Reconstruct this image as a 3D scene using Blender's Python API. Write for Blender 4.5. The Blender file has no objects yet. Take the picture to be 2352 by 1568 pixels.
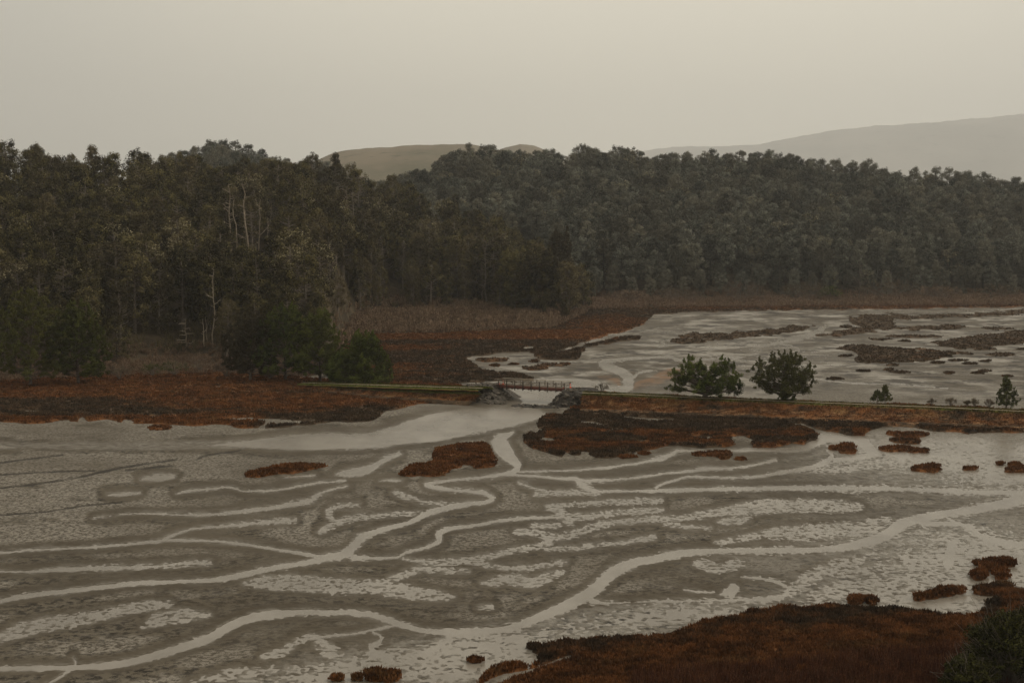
import bpy, math, random
import numpy as np
from mathutils import Vector

rng = np.random.default_rng(7)
random.seed(7)
SC = bpy.context.scene
COL = SC.collection

# ------------------------------------------------------------------ camera
H = 34.65
F = 3267.0
TH = math.atan(264.0 / F)
CT, ST = math.cos(TH), math.sin(TH)
cam_d = bpy.data.cameras.new('camera')
cam = bpy.data.objects.new('camera', cam_d)
COL.objects.link(cam)
cam.location = (0, 0, H)
cam.rotation_euler = (math.pi / 2 - TH, 0, 0)
cam_d.lens = 50.0
cam_d.sensor_width = 36.0
cam_d.clip_start = 0.5
cam_d.clip_end = 50000
SC.camera = cam


def ray(px, py):
    x = (np.asarray(px, float) - 1176) / F
    y = (784 - np.asarray(py, float)) / F
    return x, CT + y * ST, -ST + y * CT


def at(px, py, z=0.0):
    dx, dy, dz = ray(px, py)
    t = (z - H) / dz
    return dx * t, dy * t


def z_at(px, py, Y):
    dx, dy, dz = ray(px, py)
    return H + dz * Y / dy


def x_at(px, Y, py=600):
    dx, dy, dz = ray(px, py)
    return dx * Y / dy


def proj(X, Y, Z):
    dz = Z - H
    fw = Y * CT - dz * ST
    up = Y * ST + dz * CT
    return 1176 + F * X / fw, 784 - F * up / fw


# picture-survey frames: coordinates read off enlargements, turned into one common frame
def Z4(p): return [((u * .785) / 1.7415, (1500 + v * .785) / 1.7415) + tuple(k / 2.218 for k in r) for u, v, *r in p]
def Z5(p): return [((1300 + u * .785) / 1.7415, (1500 + v * .785) / 1.7415) + tuple(k / 2.218 for k in r) for u, v, *r in p]
def Z6(p): return [((2600 + u * .785) / 1.7415, (1500 + v * .785) / 1.7415) + tuple(k / 2.218 for k in r) for u, v, *r in p]
def Z2(p): return [((1300 + u * .7016) / 1.7415, (500 + v * .7016) / 1.7415) + tuple(k / 2.482 for k in r) for u, v, *r in p]
def Z3(p): return [((2600 + u * .7017) / 1.7415, (500 + v * .7017) / 1.7415) + tuple(k / 2.482 for k in r) for u, v, *r in p]
def DD(p): return [tuple(q) for q in p]


# ------------------------------------------------------------------ noise
def _hash(ix, iy, seed):
    h = (ix * 374761393 + iy * 668265263 + seed * 974634777) & 0xFFFFFFFF
    h = ((h ^ (h >> 13)) * 1274126177) & 0xFFFFFFFF
    h = h ^ (h >> 16)
    return (h & 0xFFFFFF) / float(0xFFFFFF)


def noise(x, y, seed=0):
    xi = np.floor(x); yi = np.floor(y)
    fx = x - xi; fy = y - yi
    ix = xi.astype(np.int64); iy = yi.astype(np.int64)
    u = fx * fx * fx * (fx * (fx * 6 - 15) + 10)
    v = fy * fy * fy * (fy * (fy * 6 - 15) + 10)

    def g(a, b):
        an = _hash(ix + a, iy + b, seed) * 6.2831853
        return np.cos(an) * (fx - a) + np.sin(an) * (fy - b)
    n = (g(0, 0) * (1 - u) + g(1, 0) * u) * (1 - v) + (g(0, 1) * (1 - u) + g(1, 1) * u) * v
    return n * 1.5


def fbm(x, y, wl, seed=0, gains=(1, .5, .25)):
    s = 0; t = 0
    for k, a in enumerate(gains):
        s = s + a * noise(x / wl * 2 ** k + 13.7 * k, y / wl * 2 ** k - 7.1 * k, seed + k)
        t += a
    return s / t


def sstep(a, b, x):
    t = np.clip((x - a) / (b - a), 0, 1)
    return t * t * (3 - 2 * t)


# ------------------------------------------------------------------ object helpers
def mesh_np(name, verts, faces, mat=None, smooth=False, attrs=None, mats=None, midx=None):
    verts = np.asarray(verts, np.float32).reshape(-1, 3)
    faces = np.asarray(faces, np.int32)
    me = bpy.data.meshes.new(name)
    n = faces.shape[1]
    me.vertices.add(len(verts)); me.vertices.foreach_set('co', verts.ravel())
    me.loops.add(faces.size); me.loops.foreach_set('vertex_index', faces.ravel())
    me.polygons.add(len(faces))
    me.polygons.foreach_set('loop_start', np.arange(0, faces.size, n, dtype=np.int32))
    me.polygons.foreach_set('loop_total', np.full(len(faces), n, np.int32))
    if smooth:
        me.polygons.foreach_set('use_smooth', np.ones(len(faces), bool))
    if mats:
        for m in mats: me.materials.append(m)
        me.polygons.foreach_set('material_index', np.asarray(midx, np.int32))
    elif mat:
        me.materials.append(mat)
    for k, v in (attrs or {}).items():
        a = me.attributes.new(k, 'FLOAT', 'POINT')
        a.data.foreach_set('value', np.asarray(v, np.float32))
    me.update(calc_edges=True)
    return me


def link(name, me, parent=None, loc=None):
    o = bpy.data.objects.new(name, me)
    COL.objects.link(o)
    if parent is not None: o.parent = parent
    if loc is not None: o.location = loc
    return o


def tag(o, label=None, cat=None, group=None, kind=None):
    if label: o['label'] = label
    if cat: o['category'] = cat
    if group: o['group'] = group
    if kind: o['kind'] = kind
    return o


def empty(name, loc=(0, 0, 0), rz=0.0, sc=1.0):
    o = bpy.data.objects.new(name, None)
    COL.objects.link(o)
    o.location = loc; o.rotation_euler = (0, 0, rz)
    o.scale = (sc, sc, sc) if not isinstance(sc, tuple) else sc
    o.empty_display_size = 0.3
    return o


class MB:
    """collects triangles/quads as quads (tri = repeated index avoided: everything is quads or separate tri list)"""
    def __init__(s): s.v = []; s.f = []

    def box(s, c, d, rot=None):
        c = np.array(c, float); d = np.array(d, float) / 2
        k = len(s.v)
        for sx in (-1, 1):
            for sy in (-1, 1):
                for sz in (-1, 1):
                    p = np.array((sx, sy, sz)) * d
                    if rot is not None: p = rot @ p
                    s.v.append(tuple(c + p))
        for q in ((0, 1, 3, 2), (4, 6, 7, 5), (0, 4, 5, 1), (2, 3, 7, 6), (0, 2, 6, 4), (1, 5, 7, 3)):
            s.f.append(tuple(k + i for i in q))
        return s

    def bar(s, a, b, w, h):
        a = np.array(a, float); b = np.array(b, float)
        x = b - a; L = np.linalg.norm(x); x /= L
        up = np.array((0, 0, 1.0)) if abs(x[2]) < .95 else np.array((0, 1.0, 0))
        y = np.cross(up, x); y /= np.linalg.norm(y); z = np.cross(x, y)
        return s.box((a + b) / 2, (L, w, h), np.stack([x, y, z], 1))

    def tube(s, pts, rad, n=6):
        pts = np.array(pts, float); rings = []
        for i, p in enumerate(pts):
            t = pts[min(i + 1, len(pts) - 1)] - pts[max(i - 1, 0)]
            t /= (np.linalg.norm(t) + 1e-9)
            up = np.array((0, 0, 1.0)) if abs(t[2]) < .9 else np.array((1.0, 0, 0))
            a = np.cross(up, t); a /= np.linalg.norm(a); b = np.cross(t, a)
            k = len(s.v); rings.append(k)
            for j in range(n):
                an = 2 * math.pi * j / n
                s.v.append(tuple(p + rad[i] * (math.cos(an) * a + math.sin(an) * b)))
        for i in range(len(rings) - 1):
            for j in range(n):
                s.f.append((rings[i] + j, rings[i] + (j + 1) % n, rings[i + 1] + (j + 1) % n, rings[i + 1] + j))
        return s

    def mesh(s, name, mat, smooth=False, attrs=None):
        return mesh_np(name, s.v, s.f, mat, smooth, attrs)

    def build(s, name, mat, parent=None, smooth=False):
        return link(name, s.mesh(name, mat, smooth), parent)


# ------------------------------------------------------------------ materials
def newmat(name):
    m = bpy.data.materials.new(name); m.use_nodes = True
    nt = m.node_tree
    for n in list(nt.nodes): nt.nodes.remove(n)
    out = nt.nodes.new('ShaderNodeOutputMaterial')
    b = nt.nodes.new('ShaderNodeBsdfPrincipled')
    nt.links.new(b.outputs[0], out.inputs[0])
    return m, nt, b


class N:
    def __init__(s, nt): s.nt = nt

    def node(s, t, **kw):
        n = s.nt.nodes.new(t)
        for k, v in kw.items():
            if k in n.inputs: s.put(n.inputs[k], v)
            else: setattr(n, k, v)
        return n

    def put(s, inp, v):
        if isinstance(v, bpy.types.NodeSocket): s.nt.links.new(v, inp)
        elif isinstance(v, tuple) and len(v) == 3 and inp.type == 'RGBA': inp.default_value = v + (1,)
        else: inp.default_value = v

    def coord(s, obj=False):
        if obj: return s.nt.nodes.new('ShaderNodeTexCoord').outputs['Object']
        return s.nt.nodes.new('ShaderNodeNewGeometry').outputs['Position']

    def noise(s, vec, scale, detail=4, rough=.55, dist=0.0):
        n = s.node('ShaderNodeTexNoise'); s.put(n.inputs['Vector'], vec)
        n.inputs['Scale'].default_value = scale; n.inputs['Detail'].default_value = detail
        n.inputs['Roughness'].default_value = rough; n.inputs['Distortion'].default_value = dist
        return n.outputs['Fac']

    def ramp(s, x, a, b):
        n = s.node('ShaderNodeMapRange'); n.interpolation_type = 'SMOOTHSTEP'
        s.put(n.inputs['Value'], x); n.inputs['From Min'].default_value = a; n.inputs['From Max'].default_value = b
        return n.outputs[0]

    def mix(s, f, a, b):
        n = s.node('ShaderNodeMix', data_type='RGBA')
        s.put(n.inputs[0], f); s.put(n.inputs[6], a); s.put(n.inputs[7], b)
        return n.outputs[2]

    def math(s, op, a, b=0.0):
        n = s.node('ShaderNodeMath', operation=op)
        s.put(n.inputs[0], a); s.put(n.inputs[1], b)
        return n.outputs[0]

    def attr(s, name):
        n = s.node('ShaderNodeAttribute', attribute_name=name)
        return n.outputs['Fac']

    def bump(s, h, strength, dist):
        n = s.node('ShaderNodeBump'); s.put(n.inputs['Height'], h)
        n.inputs['Strength'].default_value = strength; n.inputs['Distance'].default_value = dist
        return n.outputs[0]


def stretch(n, vec, sx, sy, sz):
    m = n.node('ShaderNodeMapping'); n.put(m.inputs['Vector'], vec)
    m.inputs['Scale'].default_value = (sx, sy, sz)
    return m.outputs[0]


def mat_mud():
    m, nt, b = newmat('wet_mud'); n = N(nt); P = n.coord()
    big = n.noise(P, .035, 4)
    col = n.mix(n.ramp(big, .35, .65), (.070, .054, .035), (.098, .078, .053))
    cr = n.attr('crumb')
    fine = n.noise(P, 1.5, 5, .72)
    fine2 = n.noise(P, 4.5, 3, .7)
    spec = n.ramp(n.noise(P, 2.3, 4, .8), .42, .58)
    spec2 = n.ramp(n.noise(P, 1.1, 5, .78), .44, .54)
    Lz = n.ramp(n.math('ADD', n.noise(P, .10, 4, .6), n.attr('mid')), .46, .60)
    c_lt = n.mix(spec, (.060, .048, .034), (.30, .265, .215))
    c_dk = n.mix(spec2, (.014, .010, .006), (.130, .107, .076))
    col = n.mix(n.math('MULTIPLY', cr, .92), col, n.mix(Lz, c_dk, c_lt))
    sn = n.noise(P, .11, 7, .68)
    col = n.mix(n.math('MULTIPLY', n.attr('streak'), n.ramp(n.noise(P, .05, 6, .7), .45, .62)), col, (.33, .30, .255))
    col = n.mix(n.math('MULTIPLY', n.ramp(sn, .50, .42), n.attr('streak')), col, (.050, .040, .030))
    col = n.mix(n.math('MULTIPLY', n.attr('sand'), n.ramp(n.noise(P, .22, 5, .7), .30, .60)), col, (.20, .115, .062))
    col = n.mix(n.attr('line'), col, (.030, .024, .017))
    fm = n.attr('film_sheen')
    col = n.mix(n.math('MULTIPLY', fm, n.ramp(n.noise(P, .7, 4, .65), .38, .62)), col, (.21, .185, .150))  # sheen of the wet film painted in as a paler mud colour
    n.put(b.inputs['Base Color'], col)
    r = n.node('ShaderNodeMapRange'); n.put(r.inputs['Value'], n.noise(P, .3, 4))
    r.inputs['From Min'].default_value = .3; r.inputs['From Max'].default_value = .7
    r.inputs['To Min'].default_value = .62; r.inputs['To Max'].default_value = .85
    n.put(b.inputs['Roughness'], n.math('SUBTRACT', r.outputs[0], n.math('MULTIPLY', fm, .3)))
    b.inputs['Specular IOR Level'].default_value = .16
    n.put(b.inputs['Normal'], n.bump(n.math('ADD', n.math('MULTIPLY', fine, n.math('ADD', cr, .2)), n.math('MULTIPLY', fine2, .2)), .8, .16))
    return m


def mat_water():
    m, nt, b = newmat('silty_water'); n = N(nt); P = n.coord()
    n.put(b.inputs['Base Color'], n.mix(n.ramp(n.noise(stretch(n, P, 1, .5, 1), .12, 5, .6), .35, .65), (.165, .138, .106), (.245, .213, .172)))
    b.inputs['Roughness'].default_value = .26
    b.inputs['IOR'].default_value = 1.33
    w = n.noise(P, .9, 4, .6)
    n.put(b.inputs['Normal'], n.bump(w, .35, .03))
    return m


def mat_marsh(name='marsh_plants'):
    m, nt, b = newmat(name); n = N(nt); P = n.coord()
    PS = stretch(n, P, .7, 1.0, 1)
    t = n.attr('tone')
    big = n.noise(PS, .06, 4, .6)
    mid = n.noise(PS, .45, 5, .7)
    fine = n.noise(P, 3.2, 4, .7)
    rust = n.mix(n.ramp(mid, .35, .68), (.078, .034, .014), (.25, .102, .036))
    rust = n.mix(n.ramp(n.noise(PS, .25, 4), .55, .72), rust, (.22, .115, .045))
    dark = n.mix(n.ramp(mid, .35, .7), (.038, .027, .017), (.130, .085, .050))
    f = n.ramp(n.math('ADD', t, n.math('MULTIPLY', n.math('SUBTRACT', n.math('ADD', big, mid), 1.0), 1.1)), .24, .76)
    col = n.mix(f, dark, rust)
    green = n.mix(n.ramp(mid, .3, .7), (.060, .066, .014), (.13, .13, .030))
    gf = n.ramp(n.math('ADD', n.attr('green'), n.math('MULTIPLY', n.math('SUBTRACT', mid, .5), .9)), .35, .7)
    col = n.mix(gf, col, green)
    straw = n.attr('straw')
    sf = n.math('MULTIPLY', straw, n.ramp(n.noise(stretch(n, P, .5, 1, 1), .8, 4, .7), .50, .64))
    col = n.mix(sf, col, (.36, .20, .10))
    col = n.mix(n.math('MULTIPLY', n.ramp(fine, .52, .36), .65), col, (.022, .013, .008))
    n.put(b.inputs['Base Color'], col)
    b.inputs['Roughness'].default_value = .95
    b.inputs['Specular IOR Level'].default_value = .08
    n.put(b.inputs['Normal'], n.bump(n.math('ADD', fine, mid), .8, .25))
    return m


def mat_leaf(name, c1, c2, c3, rnd=True, lichen=(.34, .29, .17), vary=(.85, 1.12)):
    m, nt, b = newmat(name); n = N(nt)
    a = n.attr('shade')
    col = n.mix(n.ramp(a, 0, 1), c1, c2)
    if rnd:
        oi = nt.nodes.new('ShaderNodeObjectInfo').outputs['Random']
        P = n.coord()
        col = n.mix(n.ramp(n.math('ADD', n.math('MULTIPLY', oi, .55), n.math('MULTIPLY', n.noise(P, .03, 3), .6)), .35, .95), col, c3)
        o2 = n.math('FRACT', n.math('MULTIPLY', oi, 7.31))
        sc_ = n.node('ShaderNodeMapRange'); n.put(sc_.inputs['Value'], o2)
        sc_.inputs['To Min'].default_value = vary[0]; sc_.inputs['To Max'].default_value = vary[1]
        hv = nt.nodes.new('ShaderNodeHueSaturation'); n.put(hv.inputs['Value'], sc_.outputs[0]); n.put(hv.inputs['Color'], col)
        col = hv.outputs[0]
    col = n.mix(n.attr('lichen'), col, lichen)
    n.put(b.inputs['Base Color'], col)
    b.inputs['Roughness'].default_value = .9
    b.inputs['Specular IOR Level'].default_value = .1
    return m


def mat_plain(name, c1, c2, scale=3.0, rough=.85, obj=True, bump=.3, sx=(1, 1, 1)):
    m, nt, b = newmat(name); n = N(nt); P = stretch(n, n.coord(obj), *sx)
    f = n.noise(P, scale, 5, .65)
    oi = nt.nodes.new('ShaderNodeObjectInfo').outputs['Random']
    f = n.math('ADD', f, n.math('MULTIPLY', n.math('SUBTRACT', oi, .5), .35))
    n.put(b.inputs['Base Color'], n.mix(n.ramp(f, .3, .7), c1, c2))
    b.inputs['Roughness'].default_value = rough
    b.inputs['Specular IOR Level'].default_value = .25
    if bump: n.put(b.inputs['Normal'], n.bump(f, bump, .05))
    return m


M_MUD = mat_mud(); M_WATER = mat_water(); M_MARSH = mat_marsh()
M_PINE = mat_leaf('forest_foliage', (.012, .010, .004), (.142, .118, .045), (.100, .078, .040), vary=(.5, 1.45))
M_GREEN = mat_leaf('pine_foliage', (.020, .026, .006), (.100, .118, .022), (.085, .078, .02))
M_OLIVE = mat_leaf('conifer_foliage', (.026, .030, .010), (.100, .105, .032), (.095, .085, .028))
M_SHRUB = mat_leaf('shrub_foliage', (.06, .045, .028), (.14, .105, .062), (.11, .075, .05))
M_BARK = mat_plain('bark', (.07, .052, .038), (.16, .125, .095), 2.5)
M_DEAD = mat_plain('dead_wood', (.20, .155, .11), (.38, .31, .23), 1.5)
M_GREYWOOD = mat_plain('grey_twigs', (.10, .08, .06), (.20, .165, .13), 1.5)
M_ROCK = mat_plain('riprap_rock', (.026, .021, .016), (.135, .113, .088), 1.6, .8, True, .6)
M_RAIL = mat_plain('weathered_timber', (.20, .165, .125), (.38, .32, .245), 2.0, .85)
M_RED = mat_plain('stained_beam', (.13, .05, .035), (.20, .08, .055), 2.0, .8)
M_POST = mat_plain('dark_timber', (.06, .045, .035), (.12, .09, .07), 2.0, .85)
M_WHITE = mat_plain('white_paint', (.55, .54, .5), (.7, .68, .64), 3, .6, True, 0)
M_CONE = mat_plain('orange_plastic', (.85, .07, .02), (.95, .10, .03), 3, .45, True, 0)
M_BENCH = mat_plain('bench_timber', (.02, .018, .015), (.035, .03, .026), 3, .8)
M_PATH = mat_plain('pale_gravel', (.19, .15, .095), (.36, .29, .20), 1.5, .95, False)
M_BRUSHTWIG = mat_leaf('brush_twigs', (.075, .048, .030), (.30, .205, .13), (.20, .13, .085))


def mat_hillwood():
    m, nt, b = newmat('forest_floor'); n = N(nt); P = n.coord()
    f = n.noise(P, .12, 5, .65)
    n.put(b.inputs['Base Color'], n.mix(n.ramp(f, .35, .7), (.035, .026, .015), (.095, .07, .042)))
    b.inputs['Roughness'].default_value = .95
    b.inputs['Specular IOR Level'].default_value = .1
    return m


def mat_pasture(name, c1, c2, c3, sc):
    m, nt, b = newmat(name); n = N(nt); P = n.coord()
    f = n.noise(stretch(n, P, 1, .6, 1.5), sc, 6, .62)
    g = n.noise(P, sc * 5, 4, .6)
    col = n.mix(n.ramp(f, .35, .65), c1, c2)
    col = n.mix(n.ramp(g, .58, .72), col, c3)
    n.put(b.inputs['Base Color'], col)
    b.inputs['Roughness'].default_value = .95
    b.inputs['Specular IOR Level'].default_value = .1
    return m


M_FLOOR = mat_hillwood()

# ------------------------------------------------------------------ tidal channels (x, y, width)
CLEAR = [
    Z4([(-260, 1185, 26), (0, 1150, 22), (130, 1125, 26), (380, 1095, 25), (700, 1060, 25), (900, 1052, 23), (1070, 1045, 25), (1200, 1025, 27), (1400, 980, 29), (1560, 955, 29), (1656, 930, 38)]) +
    Z5([(90, 915, 38), (140, 880, 36), (190, 825, 34), (300, 785, 28), (430, 750, 28), (520, 705, 32), (600, 680, 28), (700, 660, 24), (800, 650, 24), (852, 632, 24), (830, 610, 22), (790, 597, 20), (680, 588, 20), (580, 575, 24), (518, 560, 22), (560, 545, 17), (700, 530, 17), (840, 515, 18), (930, 500, 22), (975, 480, 34), (980, 455, 38), (950, 425, 56), (915, 385, 78), (895, 355, 80), (893, 328, 60), (925, 308, 34), (960, 290, 14)]),
    Z4([(-260, 925, 9), (0, 905, 10), (180, 890, 12), (440, 878, 14), (640, 862, 16), (800, 848, 20), (850, 840, 18), (1000, 842, 14), (1150, 850, 18), (1300, 870, 17), (1430, 890, 16), (1560, 912, 18), (1650, 930, 22)]),
    Z4([(830, 840, 16), (900, 805, 16), (1000, 780, 13), (1150, 770, 12), (1350, 750, 10), (1500, 740, 7)]),
    Z4([(480, 725, 3), (700, 705, 7), (960, 712, 11), (1100, 708, 14), (1250, 690, 22), (1400, 675, 24), (1500, 655, 20), (1590, 635, 16), (1620, 605, 12), (1700, 580, 9), (1770, 565, 5)]),
    Z4([(900, 605, 6), (960, 590, 14), (1080, 578, 13), (1170, 570, 9), (1240, 590, 10), (1340, 590, 12), (1460, 578, 11), (1540, 562, 10), (1660, 545, 9), (1760, 538, 8)]),
    Z4([(-260, 1000, 12), (0, 1000, 10), (150, 1000, 13), (300, 990, 18), (500, 985, 17), (700, 975, 12), (850, 970, 9)]),
    Z4([(-260, 1500, 20), (0, 1495, 24), (300, 1490, 26), (440, 1485, 30), (620, 1470, 36), (760, 1435, 38), (900, 1395, 42), (1050, 1345, 44), (1150, 1290, 46), (1250, 1245, 44), (1370, 1220, 42), (1500, 1208, 32), (1656, 1207, 26)]) +
    Z5([(150, 1210, 28), (270, 1230, 32), (360, 1260, 34), (480, 1295, 30), (640, 1310, 28), (800, 1305, 28), (950, 1285, 34), (1050, 1250, 42), (1180, 1195, 50), (1300, 1140, 56), (1380, 1085, 58), (1440, 1030, 56), (1500, 985, 54), (1600, 948, 44)]) +
    Z6([(0, 942, 40), (150, 908, 36), (300, 895, 28), (600, 892, 26), (800, 890, 28), (950, 880, 32), (1100, 850, 42), (1200, 815, 50), (1270, 765, 54), (1350, 735, 42), (1500, 705, 38), (1650, 685, 38), (1800, 655, 46), (1906, 625, 60), (2100, 600, 60)]),
    Z4([(375, 1440, 6), (385, 1470, 10), (355, 1500, 14), (310, 1535, 16), (250, 1568, 18), (180, 1610, 18)]),
    Z4([(1600, 1335, 14), (1740, 1322, 14), (1800, 1318, 12)]) + Z5([(200, 1305, 13), (280, 1290, 11), (350, 1275, 10)]),
    Z5([(245, 1308, 10), (285, 1330, 13), (275, 1360, 20), (235, 1385, 24), (262, 1415, 28), (330, 1428, 16)]),
    Z5([(460, 1425, 14), (560, 1390, 14), (620, 1355, 13), (645, 1330, 10)]),
    Z5([(140, 930, 18), (350, 928, 15), (420, 900, 18), (520, 875, 20), (580, 845, 30), (582, 805, 32), (640, 780, 22), (760, 765, 20), (900, 740, 20), (1050, 728, 16), (1160, 722, 14)]),
    Z5([(930, 505, 16), (1080, 515, 14), (1200, 525, 13), (1280, 530, 20), (1310, 560, 26), (1380, 590, 18), (1500, 590, 13), (1600, 590, 13)]) + Z6([(60, 588, 20), (400, 580, 20), (900, 575, 20), (1300, 580, 18), (1500, 590, 18), (1700, 597, 20), (1906, 602, 26)]),
    Z5([(985, 492, 10), (1130, 488, 12), (1280, 482, 12), (1400, 475, 12), (1550, 455, 14), (1650, 438, 18)]) + Z6([(60, 425, 18), (120, 397, 18), (150, 385, 16), (300, 388, 12), (480, 385, 12), (650, 382, 16), (780, 372, 28), (850, 340, 38), (900, 315, 60), (1000, 318, 60), (1080, 340, 46), (1120, 375, 46), (1140, 402, 26), (1060, 420, 20), (940, 432, 12)]),
    Z5([(1310, 535, 10), (1500, 530, 12), (1660, 512, 12)]) + Z6([(80, 500, 12), (160, 495, 12), (280, 480, 12), (450, 470, 10), (570, 450, 12), (640, 432, 16)]),
    Z6([(30, 572, 18), (75, 550, 14), (130, 535, 16), (200, 517, 15), (400, 522, 11), (540, 518, 12), (640, 500, 17), (760, 480, 16), (880, 450, 26), (925, 415, 22), (920, 390, 12)]),
    Z5([(1360, 1150, 30), (1450, 1160, 12)]) + Z6([(0, 1152, 9), (400, 1145, 12), (640, 1135, 15), (700, 1110, 24)]),
    Z6([(700, 1080, 12), (640, 1050, 15), (560, 1035, 12), (480, 1028, 10)]),
    Z6([(390, 1108, 34), (430, 1085, 46), (415, 1120, 26), (420, 1148, 10)]),
    Z6([(180, 1092, 8), (240, 1102, 12), (310, 1105, 8)]),
    Z6([(160, 1160, 8), (165, 1185, 12), (190, 1215, 24), (120, 1230, 20)]),
    Z6([(1520, 960, 44), (1530, 900, 44), (1545, 860, 24)]),
    Z6([(1380, 752, 16), (1550, 755, 16), (1640, 780, 20), (1700, 830, 24), (1800, 855, 26), (1906, 865, 30), (2100, 880, 30)]),
    Z5([(60, 505, 10), (100, 500, 34), (180, 490, 46), (230, 475, 40), (275, 450, 28), (320, 425, 22), (380, 400, 14)]),
    Z5([(285, 538, 6), (340, 537, 10), (390, 540, 6)]),
    Z4([(730, 530, 16), (800, 525, 32), (870, 518, 22)]), Z4([(560, 610, 14), (640, 606, 20), (710, 602, 10)]),
    Z4([(1450, 520, 6), (1520, 515, 13), (1600, 512, 6)]),
    Z4([(-200, 360, 10), (0, 363, 10), (70, 368, 6)]),
    # far flats
    Z2([(1080, 1480, 50), (1250, 1478, 70), (1400, 1480, 70), (1550, 1490, 60), (1640, 1510, 40), (1720, 1500, 50), (1730, 1455, 62), (1700, 1410, 52), (1630, 1385, 46), (1575, 1360, 36), (1640, 1340, 24), (1750, 1330, 18), (1947, 1322, 14)]) + Z3([(200, 1335, 12), (560, 1320, 8)]),
    Z2([(1740, 1450, 20), (1800, 1410, 9), (1880, 1395, 6)]),
    Z2([(1700, 1175, 8), (1560, 1215, 10), (1490, 1235, 7)]),
    Z3([(1200, 1150, 18), (1150, 1120, 14), (1300, 1070, 10), (1700, 1060, 12), (2132, 1035, 10)]),
    Z3([(720, 1245, 12), (850, 1215, 26), (960, 1185, 20), (1000, 1150, 12)]),
]
MOTTLED = [
    Z4([(850, 970, 14), (950, 960, 14), (1060, 955, 12)]),
    Z4([(-60, 1370, 30), (0, 1345, 45), (100, 1300, 55), (250, 1265, 60), (450, 1235, 50), (600, 1205, 40), (720, 1180, 36), (850, 1165, 22)]),
    Z4([(740, 1280, 16), (800, 1250, 55), (900, 1230, 60), (980, 1225, 50), (1055, 1222, 20)]),
    Z4([(1360, 1435, 26), (1450, 1400, 28), (1530, 1350, 22), (1600, 1333, 24), (1650, 1380, 34), (1690, 1430, 40), (1720, 1490, 50)]),
    Z4([(1000, 1565, 30), (1130, 1530, 30), (1230, 1505, 22), (1350, 1500, 14), (1600, 1495, 14), (1740, 1500, 20)]),
    Z5([(0, 1390, 50), (60, 1430, 40), (70, 1480, 50), (130, 1540, 70)]),
    Z5([(260, 1425, 24), (480, 1428, 16)]),
    Z5([(1160, 722, 20), (1200, 712, 30)]),
    Z5([(370, 930, 9), (470, 945, 14), (560, 950, 20), (700, 945, 16), (830, 925, 17), (950, 895, 17), (1080, 870, 22), (1140, 850, 36), (1130, 825, 34), (1220, 820, 26), (1320, 790, 24), (1430, 755, 22), (1540, 745, 20), (1650, 735, 18)]) + Z6([(84, 730, 14), (180, 728, 16), (300, 712, 16)]),
    Z5([(1140, 673, 10), (1190, 690, 26), (1220, 715, 30), (1250, 750, 24)]),
    Z5([(1140, 672, 12), (1260, 657, 14), (1400, 650, 18), (1560, 645, 18), (1700, 638, 14)]),
    Z5([(1220, 722, 20), (1350, 718, 20), (1500, 700, 18), (1700, 688, 10)]),
    Z5([(990, 800, 22), (1080, 800, 24), (1130, 822, 20)]), Z5([(1070, 768, 14), (1180, 764, 14)]),
    Z5([(1140, 885, 14), (1280, 880, 15), (1400, 865, 13), (1520, 855, 13), (1600, 840, 13), (1670, 826, 12)]),
    Z5([(560, 955, 18), (520, 975, 24), (420, 1005, 26), (350, 1035, 22)]), Z5([(530, 985, 22), (600, 995, 18), (720, 998, 11)]),
    Z4([(1260, 1060, 14), (1340, 1055, 50), (1450, 1058, 66), (1600, 1065, 74), (1740, 1078, 70)]) + Z5([(150, 1075, 62), (300, 1085, 62), (430, 1105, 58), (560, 1125, 48), (640, 1130, 18)]),
    Z5([(720, 950, 12), (830, 968, 12), (920, 985, 14), (1000, 985, 30), (1100, 970, 20), (1220, 950, 9)]),
    Z5([(830, 1055, 26), (950, 1040, 44), (1050, 1055, 50), (1120, 1035, 44), (1200, 1005, 16)]),
    Z5([(800, 1182, 10), (840, 1180, 10)]),
    Z5([(370, 600, 22), (430, 625, 20), (500, 645, 14), (640, 662, 12)]),
    Z5([(520, 705, 12), (400, 705, 12), (300, 712, 12), (200, 722, 16), (100, 740, 26), (40, 760, 24), (-10, 790, 22)]),
    Z5([(40, 745, 16), (20, 705, 24), (50, 675, 15), (120, 663, 10), (170, 662, 7)]),
    Z5([(1005, 555, 10), (1060, 575, 10), (1130, 592, 11)]), Z5([(1090, 605, 20), (1200, 600, 14), (1380, 600, 11)]),
    Z6([(700, 1110, 24), (760, 1060, 44), (860, 1010, 44), (930, 970, 32), (1020, 955, 22), (1060, 945, 14)]),
    Z6([(900, 1000, 20), (1050, 997, 18), (1250, 985, 24), (1320, 960, 34), (1305, 925, 34)]),
    Z6([(1330, 980, 18), (1450, 985, 22), (1520, 960, 40)]),
    Z6([(1520, 980, 40), (1480, 1020, 50), (1350, 1060, 60), (1200, 1085, 60), (1000, 1100, 60), (850, 1130, 30)]),
    Z6([(350, 850, 14), (420, 840, 14), (520, 822, 20), (640, 800, 44), (780, 800, 60), (900, 790, 60), (1060, 780, 56), (1200, 740, 30)]),
    Z6([(0, 742, 12), (150, 730, 13), (300, 705, 20), (420, 690, 44), (560, 672, 60), (700, 665, 56), (900, 665, 50), (1050, 670, 30)]),
    Z6([(80, 755, 8), (180, 770, 11), (300, 778, 9)]), Z6([(370, 745, 22), (440, 745, 24), (500, 732, 12)]),
    Z6([(260, 960, 30), (340, 985, 40), (440, 960, 22)]),
    Z6([(830, 480, 10), (980, 482, 12), (1050, 470, 14), (1130, 455, 10)]),
]
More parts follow.
